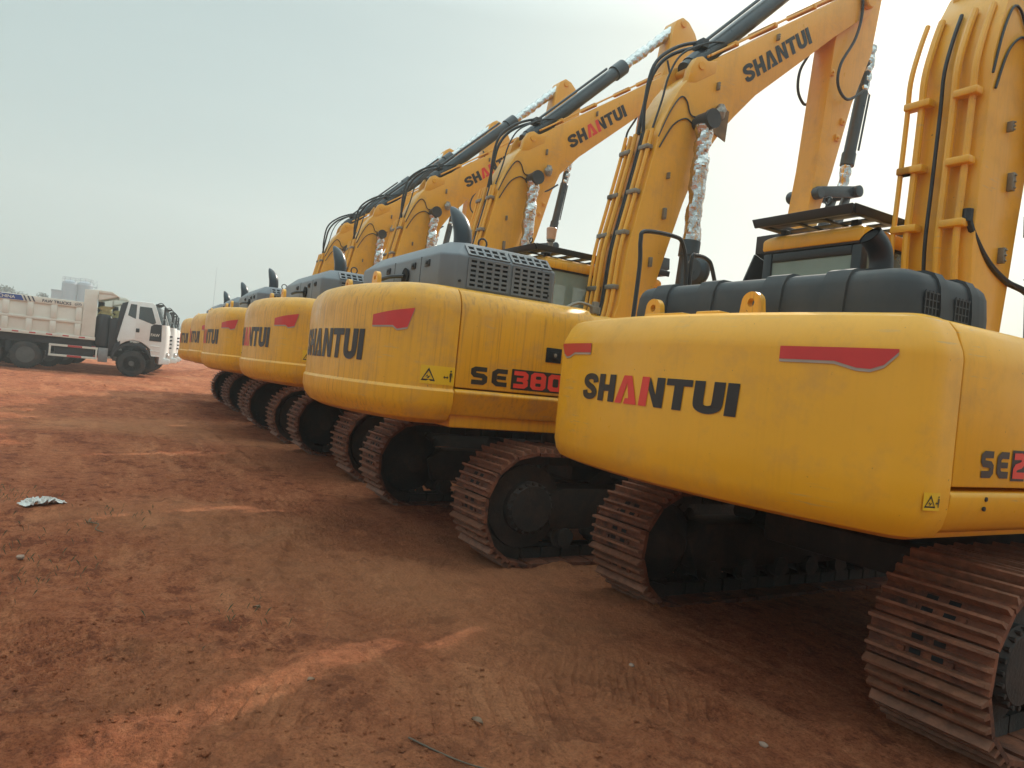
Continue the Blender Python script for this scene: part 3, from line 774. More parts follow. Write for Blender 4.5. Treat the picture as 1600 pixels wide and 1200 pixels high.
    ARM = [(3.52, 8.45), (3.58, 8.62), (3.72, 8.72), (3.88, 8.68), (4.06, 8.52), (4.2, 8.28), (4.19, 7.95), (4.06, 7.63), (3.95, 6.81), (3.63, 6.0), (3.36, 4.96), (3.18, 4.4), (3.14, 4.02), (2.98, 3.92), (2.86, 4.0), (2.93, 4.34), (3.01, 4.97), (3.08, 5.95), (3.14, 6.78), (3.28, 7.2), (3.42, 7.7)]
    aw = .17
    mb = MB(); mb.prism(ARM, -aw, aw, lambda u, v, a: X(a, (u, v))); am = mb.build('arm', c['boomp'], root, bevel=.014)
    def apin(y, z, w, r, mat='navy'):
        m_ = MB(); cy, cz = tf((y, z)); m_.lathe([(.01, -w), (r * .85, -w), (r, -w + .015), (r, w - .015), (r * .85, w), (.01, w)], (xo, cy, cz), 'x', 18); m_.build('pivot_pin', mat, am)
    apin(3.74, 8.60, aw + .03, .07, c['boomp']); apin(3.05, 4.60, aw + .10, .085); apin(3.0, 4.02, aw + .12, .08, 'dark')
    for y, z in ((3.45, 5.7), (3.36, 5.45), (3.12, 6.3)):
        mb = MB(); cy, cz = tf((y, z)); mb.box(xo + aw, xo + aw + .03, cy - .035, cy + .035, cz - .045, cz + .045); mb.lathe([(.02, 0), (.02, .02), (.003, .022)], (xo + aw + .03, cy, cz), 'x', 8); mb.build('pipe_bracket', c['boomp'], am, bevel=.006)
    mb = MB(); mb.tube(catmull([X(.28, p) for p in ((3.35, 7.75), (3.50, 7.3), (3.42, 6.85), (3.16, 6.4), (3.15, 6.1), (3.38, 5.97), (3.72, 6.2))], 6), .02, 8); mb.build('hose', 'rubber', am)
    mb = MB(); mb.tube(catmull([X(-.28, p) for p in ((3.2, 7.3), (3.22, 6.85), (3.02, 6.45), (3.02, 6.15), (3.18, 6.0), (3.3, 6.1))], 6), .02, 8); mb.build('hose', 'rubber', am)
    mb = MB(); mb.tube([X(0, (4.06, 6.35)), X(0, (3.90, 5.32))], .085, 14); mb.tube([X(0, (3.91, 5.40)), X(0, (3.885, 5.22))], .1, 14); mb.tube([X(0, (4.12, 6.86)), X(0, (4.06, 6.3))], .075, 14)
    mb.tube([X(.09, (4.11, 6.3)), X(.09, (3.99, 5.45))], .015, 6); mb.tube([X(0, (3.90, 5.3)), X(0, (3.83, 4.82))], .04, 12)
    bk = mb.build('bucket_cylinder', 'navy', root)
    foil([X(0, (3.885, 5.23)), X(0, (3.83, 4.86))], .07, 'foil_wrap', bk, 21); foil([X(0, (4.16, 7.05)), X(0, (4.07, 6.33))], .08, 'foil_wrap', bk, 22)
    mb = MB()
    for x in (-.24, .20): mb.prism([(3.0, 4.68), (2.97, 4.6), (3.0, 4.53), (3.83, 4.70), (3.9, 4.78), (3.83, 4.87)], x, x + .045, lambda u, v, a: X(a, (u, v)))
    for y, z, r_ in ((3.83, 4.785, .085),): cy, cz = tf((y, z)); mb.lathe([(.02, -.30), (r_, -.30), (r_, .30), (.02, .30)], (xo, cy, cz), 'x', 18)
    for x in (-.14, .09): mb.prism([(3.76, 4.82), (3.9, 4.82), (3.62, 3.95), (3.42, 3.95)], x, x + .05, lambda u, v, a: X(a, (u, v)))
    mb.build('bucket_link', 'navy', root, bevel=.008)
    if B: mp = lambda q: tf(q)
    bw = .62
    BK = [(2.86, 4.06), (3.6, 4.06), (3.62, 3.86), (3.35, 3.72), (3.3, 3.2), (3.1, 2.82), (2.75, 2.68), (2.42, 2.78), (2.40, 2.84), (2.74, 2.75), (3.04, 2.88), (3.22, 3.22), (3.24, 3.68), (2.86, 3.80)]
    mb = MB(); mb.prism(BK, -bw, bw, lambda u, v, a: X(a, (u, v)))
    for x in (-bw - .02, bw - .01): mb.prism([(2.86, 3.80), (3.24, 3.68), (3.28, 3.2), (3.08, 2.84), (2.75, 2.70), (2.42, 2.8)], x, x + .03, lambda u, v, a: X(a, (u, v)))
    bu = mb.build('bucket', 'black', root, bevel=.008)
    for k in range(5):
        x = -bw + .08 + (2 * bw - .16) * k / 4; m_ = MB(); m_.prism([(2.46, 2.84), (2.44, 2.74), (2.22, 2.84)], x - .04, x + .04, lambda u, v, a: X(a, (u, v))); m_.build('bucket_tooth', 'dark', bu, bevel=.006)
    # handrails and mirror on the right front steps
    zr = c['zt']
    if B:
        x = W - .2
        mb = MB(); mb.tube(catmull([(x, -.85, zr - .1), (x, -.83, zr + .5), (x, -.85, 3.10), (x, -.80, 3.20), (x, -.42, 3.22), (x, -.30, 3.16), (x, -.22, 2.9), (x, -.17, 2.3)], 6), .022, 8); mb.build('handrail', 'black', root)
        mb = MB(); mb.tube(catmull([(x, -.14, 2.3), (x, -.16, 3.0), (x, -.10, 3.08), (x, .05, 3.07), (x, .14, 2.98), (x, .28, 2.6), (x, .34, 2.2)], 6), .022, 8); mb.build('handrail', 'black', root)
        mb = MB(); mb.lathe([(.01, -.06), (.12, -.06), (.17, -.03), (.18, .0), (.17, .03), (.01, .035)], (.86, .35, 3.03), 'y', 24); mb.tube([(.86, .38, 2.9), (.9, .42, 2.5), (.95, .45, 2.2)], .018, 8); mb.build('mirror', 'navy', root)
        mb = MB(); mb.lathe([(.02, 0), (.05, 0), (.05, .06), (.035, .065), (.035, .11), (.01, .115)], (W - .22, -1.30, c['zt'] - .03), 'z', 12); mb.tube(catmull([(W - .22, -1.33, c['zt'] + .03), (W - .24, -1.48, c['zt'] + .05), (W - .25, -1.62, c['zt'] - .02)]), .016, 6); mb.build('filler_cap', 'chrome', root)
    else:
        mb = MB(); mb.tube(catmull([(.30, -.50, 3.13), (.33, -.44, 2.97), (.35, -.25, 2.80), (.36, 0, 2.70), (.40, .3, 2.62), (.45, .4, 2.3)], 6), .024, 8); mb.lathe([(.035, -.03), (.035, .06)], (.305, -.49, 3.08), 'z', 10); mb.build('hose', 'rubber', root)
    return root

GRP = 'yellow excavators parked side by side in a row'
cfgB = dict(kind='B', loc=(-6.9236, 5.3412, 0), rz=.0069, track=dict(cx=1.3, w=.6, r=.50, yc=1.95, pitch=.222),
    R=3.55, W=1.5, rc=.5, ys=-2.80, zb=1.10, zt=2.35, paint='paint', boomp='boomp', face=.018, face2=.018,
    prof=[(1.17, .34), (1.19, .16), (1.225, .08), (1.29, .025), (1.37, .0), (1.462, .0), (1.486, .018), (2.12, .018), (2.20, .03), (2.27, .062), (2.32, .115), (2.342, .17), (2.35, .24)],
    pprof=[(1.505, .018), (2.12, .018), (2.20, .03), (2.27, .062), (2.32, .115), (2.345, .2)],
    pprof2=[(1.505, .018), (2.08, .018), (2.16, .03), (2.23, .062), (2.28, .115), (2.305, .2)],
    skirt=[(1.27, .10), (1.30, .085), (1.455, -.006), (1.475, -.006), (1.493, .02)],
    panels=(-1.42, -.25, 1.35), eyes=((.36, -3.16), (-.62, -3.12)), caps=((-.1, -3.2),),
    decal=dict(text=(-.66, .93, 1.655, .265), stripe=([(1.04, 2.045), (1.49, 2.115)], [(1.04, 1.955), (1.30, 1.962), (1.345, 1.935), (1.44, 1.955), (1.49, 2.115)]), warn=(1.585, 1.515, .30, .15)),
    model=(-2.655, 1.545, .15, '380'), ls=1.27, cab=(-1.45, -.42, -.85, .95, 1.3, 3.13), tf=lambda q: q)
# model A: smaller machine, boom leaned back, cleaner paint
ca_, sa_ = math.cos(R(13)), math.sin(R(13))
def tfA(q):
    y, z = (q[0] + .28) * 1.05, (q[1] - 1.8) * .87
    return (-.30 + y * ca_ - z * sa_, 1.62 + y * sa_ + z * ca_)
cfgA = dict(kind='A', loc=(-3.231, 5.7117, 0), rz=.0171, track=dict(cx=1.19, w=.6, r=.445, yc=1.66, pitch=.216),
    R=4.2, yo=1.27, W=1.40, rc=.2, ys=-2.44, zb=1.01, zt=2.10, paint='clean', boomp='boomp', face=.002, face2=.0,
    prof=[(1.075, .26), (1.083, .11), (1.105, .055), (1.15, .022), (1.22, .004), (1.36, .0), (1.41, .002), (1.90, .002), (1.94, .009), (2.03, .048), (2.075, .085), (2.094, .13), (2.10, .19)],
    pprof=[(1.338, .0), (1.90, .0), (1.94, .008), (2.03, .04), (2.075, .08), (2.098, .16)],
    pprof2=[(1.338, .0), (1.88, .0), (1.92, .008), (2.01, .04), (2.055, .08), (2.078, .16)],
    skirt=[(1.105, .12), (1.13, .06), (1.18, .022), (1.25, .004), (1.30, .0), (1.318, .012)],
    panels=(-1.15, .1, 1.3), eyes=((-.56, -2.52), (.29, -2.55)), caps=((-.25, -2.6), (.06, -2.62), (-.42, -2.6)),
    decal=dict(text=(-.83, .555, 1.54, .172), stripe=([(.765, 1.912), (1.30, 1.918)], [(.765, 1.850), (1.03, 1.852), (1.13, 1.826), (1.19, 1.824), (1.245, 1.845), (1.30, 1.905)]), warn=(1.455, 1.235, .10, .078)),
    model=(-2.215, 1.385, .125, '2'), ls=1.08, cab=(-1.27, -.33, -.72, .95, 1.2, 3.09), tf=tfA, xo=.10)

exA = build_excavator(cfgA)
tag(exA, 'nearest yellow excavator, cut by the right edge, with a ribbed black hood', 'excavator', GRP)
for o in find(find(exA, 'counterweight')[0].parent, 'brand_lettering'): o.material_slots[1].material = M['red']
exB = build_excavator(cfgB)
tag(exB, 'dirt-streaked yellow excavator with all-black lettering and a number on its side, second from the right', 'excavator', GRP)
row = [(-10.84, 5.327, .008, .06, 'third yellow excavator from the right, its boom in front carrying red and black lettering'),
       (-14.759, 5.239, -.011, .06, 'fourth yellow excavator from the right, counterweight showing a stripe and part of the lettering'),
       (-18.478, 5.36, -.03, .07, 'fifth yellow excavator from the right, a narrow slice of counterweight visible'),
       (-21.718, 5.427, -.021, .05, 'farthest clearly visible yellow excavator, its counterweight beside the white truck fronts'),
       (-25.6, 6.6, 0, .05, 'excavator hidden at the far row end, only its exhaust tip above the hoods')]
for x, y, a, z, lab in row:
    o = copy_tree(exB); o.location = (x, y, z); o.rotation_euler = (0, 0, a); o['label'] = lab
    for b in find(o, 'brand_lettering'): b.material_slots[1].material = M['red']
# plastic-covered work light only shows on the booms
def work_light(root, big):
    b = find(root, 'boom')[0]; rng = random.Random(3)
    mb = MB()
    if big:
        mb.prism([(.88, 4.90), (1.16, 4.82), (1.18, 5.20), (1.0, 5.24), (.88, 5.12)], .252, .266, lambda u, v, a: (a, u, v), 1)
    pts = []
    for k in range(6):
        z = 4.99 + .035 * k; w = .034 + .022 * math.sin(PI * k / 5)
        pts.append([(.31 + w * math.cos(a) * rng.uniform(.75, 1.2), 1.0 + w * 1.2 * math.sin(a) * rng.uniform(.75, 1.2), z + .06) for a in [2 * PI * i / 9 for i in range(9)]])
    mb.loft(pts, 0); mb.build('work_light', ['lampwrap', 'wornplate'], b, smooth=15)
for o in [exB] + [x for x in scene.objects if x.type == 'EMPTY' and x.name.startswith('excavator.0') and x not in (exA, exB)]:
    work_light(o, o is exB)

# ------------------------------------------------------------------ dump trucks
def build_truck():
    root = empty('dump_truck', (-36.56, 0, .08))
    xr = 1.25
    def wheel(y, side, dual):
        x = side * (xr - .17); mb = MB(); r = .56; w = .15
        mb.lathe([(.3, -w), (r * .86, -w), (r * .97, -w * .8), (r, -w * .5), (r, w * .5), (r * .97, w * .8), (r * .86, w), (.3, w)], (x, y, r), 'x', 32)
        for k in range(32):
            a = 2 * PI * k / 32
            mb.box(-w * .85, w * .85, -.02, .02, r - .01, r + .015, 0, lambda P, a=a: (x + P[0], y + P[1] * math.cos(a) + P[2] * math.sin(a), r - P[1] * math.sin(a) + P[2] * math.cos(a)))
        wh = mb.build('wheel', 'tyre', root)
        mb = MB(); s_ = side
        if dual: pf = [(.01, s_ * .10), (.12, s_ * .10), (.14, s_ * .02), (.26, s_ * -.02), (.28, s_ * .13), (.33, s_ * .155)]
        else: pf = [(.01, s_ * .19), (.11, s_ * .19), (.12, s_ * .13), (.24, s_ * .12), (.29, s_ * .07), (.30, s_ * .14), (.33, s_ * .15)]
        mb.lathe(pf, (x, y, r), 'x', 24)
        for k in range(10):
            a = 2 * PI * k / 10; q = .185
            mb.lathe([(.016, s_ * .11), (.016, s_ * .15), (.003, s_ * .151)] if not dual else [(.016, s_ * -.09), (.016, s_ * -.05), (.003, s_ * -.049)], (x, y + q * math.cos(a), r + q * math.sin(a)), 'x', 6)
        mb.build('rim', 'rim', wh)
    for sd in (1, -1):
        wheel(1.25, sd, False); wheel(-2.58, sd, True); wheel(-3.93, sd, True)
    mb = MB()
    for x in (-.45, .37): mb.box(x, x + .08, -5.8, 2.1, .78, 1.06)
    mb.box(-.5, .5, 1.12, 1.38, .45, .62); mb.box(-.9, .9, -2.68, -2.48, .45, .65); mb.box(-.9, .9, -4.03, -3.83, .45, .65)
    for y in (-3.2, -1.4, -.3, 1.9): mb.box(-.37, .37, y, y + .1, .8, 1.03)
    mb.box(-1.0, 1.0, -5.9, -5.8, .6, 1.0)
    for x in (-1.08, .98): mb.box(x, x + .10, -5.7, -.30, 1.10, 1.395)
    mb.box(-.96, .96, -3.30, -3.12, .62, 1.06); mb.box(-.96, .96, -1.9, -1.82, .55, 1.3)
    mb.build('chassis', 'chassis', root, bevel=.01)
    # dump bed
    mb = MB(); yb, yf = -6.2, -.72; zb, zs, zt = 1.42, 2.70, 2.96
    for sd in (1, -1):
        x0, x1 = sorted((sd * 1.14, sd * 1.19)); mb.box(x0, x1, yb, yf - .001, zb + .12, zs)
        a, b = sorted((sd * 1.14, sd * 1.25)); mb.box(a, b, yb, yf - .001, zs + .001, zt); mb.box(a, b, yb, yf + .53, zb - .02, zb + .12)
        a, b = sorted((sd * 1.191, sd * 1.245)); mb.box(a, b, yb, yf - .001, 2.03, 2.14)
        for k in range(7):
            y = yf - .82 * k - (.12 if k else .06) - .08
            c_, d_ = (zb + .121, zs); a, b = sorted((sd * 1.191, sd * 1.25))
            mb.box(a, b, y - .11, y + .11, c_, 2.029); mb.box(a, b, y - .11, y + .11, 2.141, d_)
        # head board side plate
        a, b = sorted((sd * 1.12, sd * 1.252)); mb.prism([(yf, zb - .02 + .16), (yf, 3.50), (-.22, 3.54), (-.24, 3.2), (-.22, zb - .01), (-.30, zb - .02 + .16)], a, b, lambda u, v, w: (w, u, v))
    mb.box(-1.12, 1.12, -.34, -.26, zb, 3.50); mb.box(-1.14, 1.14, yb, -.35, zb - .02, zb + .06); mb.box(-1.14, 1.14, yb, yb + .06, zb + .061, zt)
    bed = mb.build('dump_bed', 'bed', root, bevel=.012)
    mb = MB(); mb.prism([(-.215, 3.54), (.30, 3.53), (.58, 3.36), (.58, 3.31), (.30, 3.42), (-.215, 3.42)], -1.2, 1.2, lambda u, v, a: (a, u, v))
    for x in (-1.19, -.6, 0, .6, 1.15): mb.prism([(-.215, 3.419), (.3, 3.419), (.5, 3.34), (-.215, 3.1)], x - .01, x + .02, lambda u, v, a: (a, u, v))
    mb.build('canopy', 'bed', bed, bevel=.008)
    fx = 1.255
    mb = MB(); mb.add([(fx, -6.1, 2.73), (fx, -2.80, 2.73), (fx, -2.90, 2.935), (fx, -6.1, 2.935)], [(0, 1, 2, 3)])
    for k in range(3):
        y = -2.74 + .14 * k; mb.add([(fx, y, 2.73), (fx, y + .055, 2.73), (fx, y - .045, 2.935), (fx, y - .10, 2.935)], [(0, 1, 2, 3)], 1)
    mb.build('blue_stripe', ['blue', 'letgrey'], bed, smooth=0)
    font_text('CHINA', .17, lambda u, v: (fx + .004, -3.66 + u, 2.775 + v), 'lettering', 'wtape', bed, .04, 1.05)
    font_text('FAW TRUCKS', .165, lambda u, v: (fx, -2.18 + u, 2.76 + v), 'lettering', 'letgrey', bed, .05, 1.0)
    mb = MB(); el = lambda a, b: [(-.91 + a * math.cos(t), 2.82 + b * math.sin(t)) for t in [2 * PI * i / 20 for i in range(20)]]
    fill(mb, [el(.125, .07), el(.105, .055)[::-1]], lambda u, v: (fx, u, v), 0)
    for dy in (-.035, .035): fill(mb, [[(-.92 + dy - .045, 2.80), (-.92 + dy + .02, 2.845), (-.92 + dy + .06, 2.845), (-.92 + dy - .005, 2.80)]], lambda u, v: (fx, u, v), 0)
    mb.build('oval_badge', 'letgrey', bed, smooth=0)
    mb = MB(); mb.add([(fx - .0025, -6.0, zb + .02), (fx - .0025, -.3, zb + .02), (fx - .0025, -.3, zb + .09), (fx - .0025, -6.0, zb + .09)], [(0, 1, 2, 3)], 1)
    for k in range(10):
        y = -6.0 + .58 * k; mb.add([(fx, y, zb + .03), (fx, y + .22, zb + .03), (fx, y + .22, zb + .08), (fx, y, zb + .08)], [(0, 1, 2, 3)], 0)
        mb.add([(fx, y + .24, zb + .03), (fx, y + .42, zb + .03), (fx, y + .42, zb + .08), (fx, y + .24, zb + .08)], [(0, 1, 2, 3)], 1)
    mb.build('reflective_tape', ['rtape', 'bed'], bed, smooth=0)
    # side guard frame with red patches, battery box
    mb = MB(); gx0, gx1 = 1.14, 1.19
    for z in (.60, 1.02): mb.box(gx0, gx1, -1.81, -.05, z, z + .09, 0); mb.box(gx1 + .001, gx1 + .006, -1.15, -.62, z + .002, z + .088, 1)
    for y in (-1.80, -.13): mb.box(gx0 + .003, gx1 - .002, y, y + .07, .691, 1.019, 0)
    mb.box(.7, 1.1, -1.6, -.2, .62, 1.06, 2)
    mb.build('side_guard', ['wtape', 'rtape', 'chassis'], root, bevel=.006)
    mb = MB(); mb.box(.72, 1.2, -.03, .33, .52, 1.12); mb.box(1.201, 1.215, .0, .30, .58, 1.06); mb.build('battery_box', 'tank', root, bevel=.015)
    # hoist, air cleaner and cloth behind the cab
    mb = MB(); mb.lathe([(.02, 0), (.28, 0), (.28, 1.2), (.22, 1.34), (.02, 1.36)], (.86, .06, 1.2), 'z', 20); mb.box(.55, 1.15, .30, .62, 1.0, 2.4); mb.tube([(0, -.02, 1.1), (0, -.08, 3.1)], .13, 12); mb.box(-1.1, .5, -.05, .5, 1.06, 2.2)
    mb.build('air_cleaner', 'chassis', root, bevel=.02)
    rng = random.Random(4); mb = MB()
    mb.loft([[(.75 + .16 * math.cos(a) * rng.uniform(.6, 1.3), .12 + .30 * math.sin(a) * rng.uniform(.6, 1.2), 2.5 + .1 * k) for a in [2 * PI * i / 10 for i in range(10)]] for k in range(5)]); mb.build('cloth_bundle', 'tarp', root, smooth=10)
    # cab shell lofted along y
    def sec(y, zb_, zr_, xw, xt): return [(-xw, y, zb_), (xw, y, zb_), (xw, y, 2.35), (xt, y, zr_ - .10), (xt - .10, y, zr_), (-xt + .10, y, zr_), (-xt, y, zr_ - .10), (-xw, y, 2.35)]
    mb = MB()
    side = [(.70, 1.30), (.62, 1.55), (.92, 3.20), (1.02, 3.27), (1.85, 3.29), (1.98, 3.20), (2.28, 2.36), (2.34, 1.7), (2.34, .95), (1.95, .95), (1.92, 1.25), (1.72, 1.42), (1.55, 1.52), (1.22, 1.58), (.95, 1.48)]
    mb.prism(side, -1.22, 1.22, lambda u, v, a: (a, u, v))
    cb = mb.build('cab', 'white', root, bevel=.03)
    # bulged front nose
    mb = MB(); rings = []
    for z, dy in ((.80, .02), (.95, .05), (1.5, .09), (2.1, .06), (2.36, .0)):
        rings.append([(1.22 * math.sin(t), 2.30 + (.38 + dy) * (math.cos(t) - .0) ** .6 if math.cos(t) > 1e-4 else 2.30, z) for t in [-PI / 2 + PI * i / 16 for i in range(17)]])
    mb.loft(rings); mb.build('front_panel', 'white', cb, smooth=40)
    mb = MB(); rings = []
    for z, y0, w in ((2.37, 2.29, 1.17), (3.18, 1.96, 1.08)):
        rings.append([(w * math.sin(t), y0 + .30 * max(0, math.cos(t)) ** .7, z) for t in [-PI / 2 + PI * i / 12 for i in range(13)]])
    mb.loft(rings); mb.build('windshield', 'wglass', cb, smooth=40)
    for sd in (1, -1):
        sx = lambda u, v, a: (sd * a, u, v)
        mb = MB(); mb.prism([(.95, 2.62), (1.02, 3.12), (1.26, 3.12), (1.26, 2.50)], 1.221, 1.228, sx); mb.build('window', 'wglass', cb, smooth=0)
        mb = MB(); mb.prism([(1.29, 1.66), (1.29, 3.15), (1.86, 3.17), (2.16, 2.4), (2.20, 1.66)], 1.219, 1.226, sx); dr = mb.build('door', 'white', cb, bevel=.003)
        mb = MB(); mb.prism([(1.37, 2.52), (1.37, 3.06), (1.84, 3.06), (2.06, 2.42), (1.94, 2.34)], 1.227, 1.234, sx); mb.build('window', 'wglass', dr, smooth=0)
        mb = MB(); mb.prism([(1.85, 1.62), (1.87, 2.25), (2.0, 2.36), (2.29, 2.36), (2.33, 1.62)], 1.2275, 1.236, sx); pnl = mb.build('black_panel', 'chassis', cb, smooth=0)
        if sd > 0: font_text('FAW', .17, lambda u, v: (1.241, 1.885 + u, 1.83 + v), 'lettering', 'wtape', pnl, .05, .95)
        mb = MB(); mb.box(*sorted((sd * 1.227, sd * 1.245)), 1.30, 1.44, 1.93, 2.10); mb.build('door_handle', 'chassis', dr, bevel=.006)
        mb = MB(); mb.prism([(.62, 1.56), (.92, 3.2), (.70, 3.12), (.50, 1.5)], 1.10, 1.215, sx); mb.build('wind_deflector', 'chassis', cb, bevel=.01)
        mb = MB()
        arc = [(1.25 + .72 * math.cos(t), .62 + .72 * math.sin(t)) for t in [R(15) + R(160) * i / 14 for i in range(15)]]; arc2 = [(1.25 + .80 * math.cos(t), .62 + .84 * math.sin(t)) for t in [R(175) - R(160) * i / 14 for i in range(15)]]
        mb.prism(arc + arc2, .95, 1.24, sx); mb.build('wheel_arch', 'chassis', cb, bevel=.006)
        mb = MB(); mb.prism([(.42, .9), (.55, 1.35), (.75, 1.5), (.75, 1.2), (.5, .8)], .8, 1.23, sx); mb.build('mudguard', 'chassis', cb, bevel=.01)
        for z in (.95, 1.16, 1.37):
            mb = MB(); mb.box(*sorted((sd * 1.05, sd * 1.235)), 1.92, 2.30, z, z + .045); mb.build('step', 'white', cb, bevel=.006)
        mb = MB(); mb.tube(catmull([(sd * 1.15, 2.05, 3.24), (sd * 1.3, 2.2, 3.30), (sd * 1.42, 2.36, 3.15)]), .022, 6)
        mb.box(*sorted((sd * 1.33, sd * 1.52)), 2.32, 2.40, 2.62, 3.14); mb.box(*sorted((sd * 1.33, sd * 1.50)), 2.32, 2.40, 2.36, 2.58); mb.build('mirror', 'chassis', cb, bevel=.02)
        mb = MB(); mb.lathe([(.01, 0), (.12, 0), (.13, .04), (.08, .10), (.01, .11)], (sd * .92, 2.62, 1.02), 'y', 16); mb.box(*sorted((sd * .70, sd * 1.08)), 2.50, 2.665, .9, 1.16); mb.build('headlight', 'lamp', cb, bevel=.01)
    mb = MB(); mb.prism([(2.30, .62), (2.72, .66), (2.76, .80), (2.70, .90), (2.30, .90)], -1.2, 1.2, lambda u, v, a: (a, u, v)); mb.build('bumper', 'white', cb, bevel=.02)
    mb = MB()
    for z in (1.35, 1.52, 1.69, 1.86): mb.box(-.75, .75, 2.60, 2.80, z, z + .07)
    mb.build('front_grille', 'chassis', cb, bevel=.01)
    mb = MB(); mb.box(-1.1, 1.1, 2.0, 2.34, 3.2, 3.25)
    for x in (-.7, 0, .7): mb.tube([(x, 2.62, 2.40), (x + .3, 2.44, 2.85)], .014, 5)
    mb.build('sun_visor', 'chassis', cb, bevel=.01)
    return root
tr0 = build_truck(); TG = 'white dump trucks parked side by side'
tag(tr0, 'nearest white dump truck, whole side visible with a cream ribbed bed', 'dump truck', TG)
for k, (dx, dy, lab) in enumerate(((-3.6, .60, 'white dump truck directly behind the nearest one, only its nose showing'),
                                  (-7.3, 1.06, 'third white dump truck back, its nose a sliver before the excavators'),
                                  (-11.0, 1.47, 'farthest white dump truck, its nose nearest the excavator counterweights'))):
    o = copy_tree(tr0); o.location = (-36.56 + dx, dy, .08); o['label'] = lab

# ------------------------------------------------------------------ far silos, building, mast, trees
def silo(x, y, r, h, label):
    root = empty('silo', (x, y, 0))
    mb = MB(); mb.lathe([(r, 0), (r, h * .93)], (0, 0, 0), 'z', 32)
    for k in range(7): mb.lathe([(r + .03, h * .12 * (k + 1)), (r + .05, h * .12 * (k + 1) + .05), (r + .03, h * .12 * (k + 1) + .1)], (0, 0, 0), 'z', 32)
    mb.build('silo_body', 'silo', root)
    mb = MB(); mb.lathe([(r + .06, h * .93), (r * .9, h * .965), (r * .4, h * .995), (.1, h)], (0, 0, 0), 'z', 32); mb.build('silo_roof', 'silo', root)
    mb = MB()
    for z in (h + .5, h + .95): mb.tube([(r * .95 * math.cos(t), r * .95 * math.sin(t), z - .4) for t in [2 * PI * i / 16 for i in range(17)]], .04, 5)
    for i in range(8): t = 2 * PI * i / 8; mb.tube([(r * .95 * math.cos(t), r * .95 * math.sin(t), h * .94), (r * .95 * math.cos(t), r * .95 * math.sin(t), h + .55)], .04, 5)
    mb.build('roof_railing', 'silo', root)
    tag(root, label, 'silo', 'twin silos far behind the dump truck')
silo(-199.8, -7.2, 1.62, 14.4, 'left one of the twin hazy grey silos, next to a lower block')
silo(-199.9, -4.1, 1.62, 14.5, 'right one of the twin hazy grey silos, beside a lattice tower')
root = empty('service_tower', (-200.5, -2.4, 0))
mb = MB()
for x in (-.7, .7):
    for y in (-.7, .7): mb.tube([(x, y, 0), (x, y, 14.2)], .07, 5)
mb.build('tower_posts', 'silo', root)
mb = MB()
for k in range(9):
    z = 1.4 + 1.5 * k
    for a, b in (((-.7, -.7), (.7, -.7)), ((.7, -.7), (.7, .7)), ((.7, .7), (-.7, .7)), ((-.7, .7), (-.7, -.7))):
        mb.tube([(*a, z), (*b, z)], .045, 4); mb.tube([(*a, z), (*b, z + 1.5)], .035, 4)
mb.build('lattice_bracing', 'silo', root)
tag(root, 'thin lattice service tower standing at the right of the silos', 'tower')
root = empty('plant_building', (-202, -9.6, 0))
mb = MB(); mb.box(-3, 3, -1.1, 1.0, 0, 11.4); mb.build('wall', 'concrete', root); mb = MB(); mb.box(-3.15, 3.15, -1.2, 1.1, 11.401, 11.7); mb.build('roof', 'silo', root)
tag(root, 'pale block-shaped plant building just left of the silos', 'building')
root = empty('mast', (-185, 22.5, 0))
mb = MB(); mb.tube([(0, 0, 0), (0, 0, 12), (0, 0, 21)], [.07, .05, .03], 6); mb.box(-.3, .3, -.03, .03, 17.5, 17.56); mb.build('pole', 'silo', root)
tag(root, 'slim pole mast rising above the far truck noses', 'mast')

def tree(x, y, h, w, seed, label):
    rng = random.Random(seed); root = empty('tree', (x, y, 0))
    mb = MB(); mb.tube([(0, 0, 0), (.1, .05, h * .3), (rng.uniform(-.3, .3), 0, h * .7)], [.22, .17, .06], 7)
    blobs = []
    for k in range(9):
        a = rng.uniform(0, 2 * PI); rr_ = w * rng.uniform(.15, .75); z = h * rng.uniform(.42, .93)
        c = Vector((rr_ * math.cos(a), rr_ * math.sin(a), z)); blobs.append((c, rng.uniform(.22, .42) * w)); mb.tube([(.1, .05, h * .32), c * .6 + Vector((0, 0, h * .13)), c], [.08, .05, .02], 5)
    mb.build('trunk', 'bark', root)
    mb = MB()
    for c, r_ in blobs:
        for i in range(150):
            d = Vector((rng.gauss(0, 1), rng.gauss(0, 1), rng.gauss(0, .8))).normalized() * r_ * rng.uniform(.4, 1.1)
            p = c + d; s_ = rng.uniform(.12, .26); u = Vector((rng.gauss(0, 1), rng.gauss(0, 1), rng.gauss(0, 1))).normalized(); v = u.orthogonal().normalized()
            mb.add([p - u * s_, p + v * s_ * .6, p + u * s_, p - v * s_ * .6], [(0, 1, 2, 3)])
    mb.build('crown', 'leaf', root, smooth=0)
    tag(root, label, 'tree', 'far trees beyond the dump trucks')
tdesc = ['at the left frame edge, over the blue bed stripe', 'above the end of the blue bed stripe', 'tallest, behind the lettered bed rail', 'just left of the pale plant building', 'low, behind the plant building', 'low, right of the lattice tower', 'behind the dump bed canopy', 'small, behind the cab roof', 'small, left of the mast']
for k, (y, h, w) in enumerate(((-22.5, 10.6, 3.0), (-18.6, 11.0, 3.4), (-14.8, 11.6, 3.4), (-11.6, 10.6, 2.8), (-8.0, 8.0, 3.), (1.0, 7.4, 3.2), (6.0, 7.0, 3.2), (11.5, 6.6, 3.2), (17.5, 6.0, 3.4))):
    tree(-185 - (k % 3) * 5, y, h, w, 40 + k, 'hazy tree ' + tdesc[k])

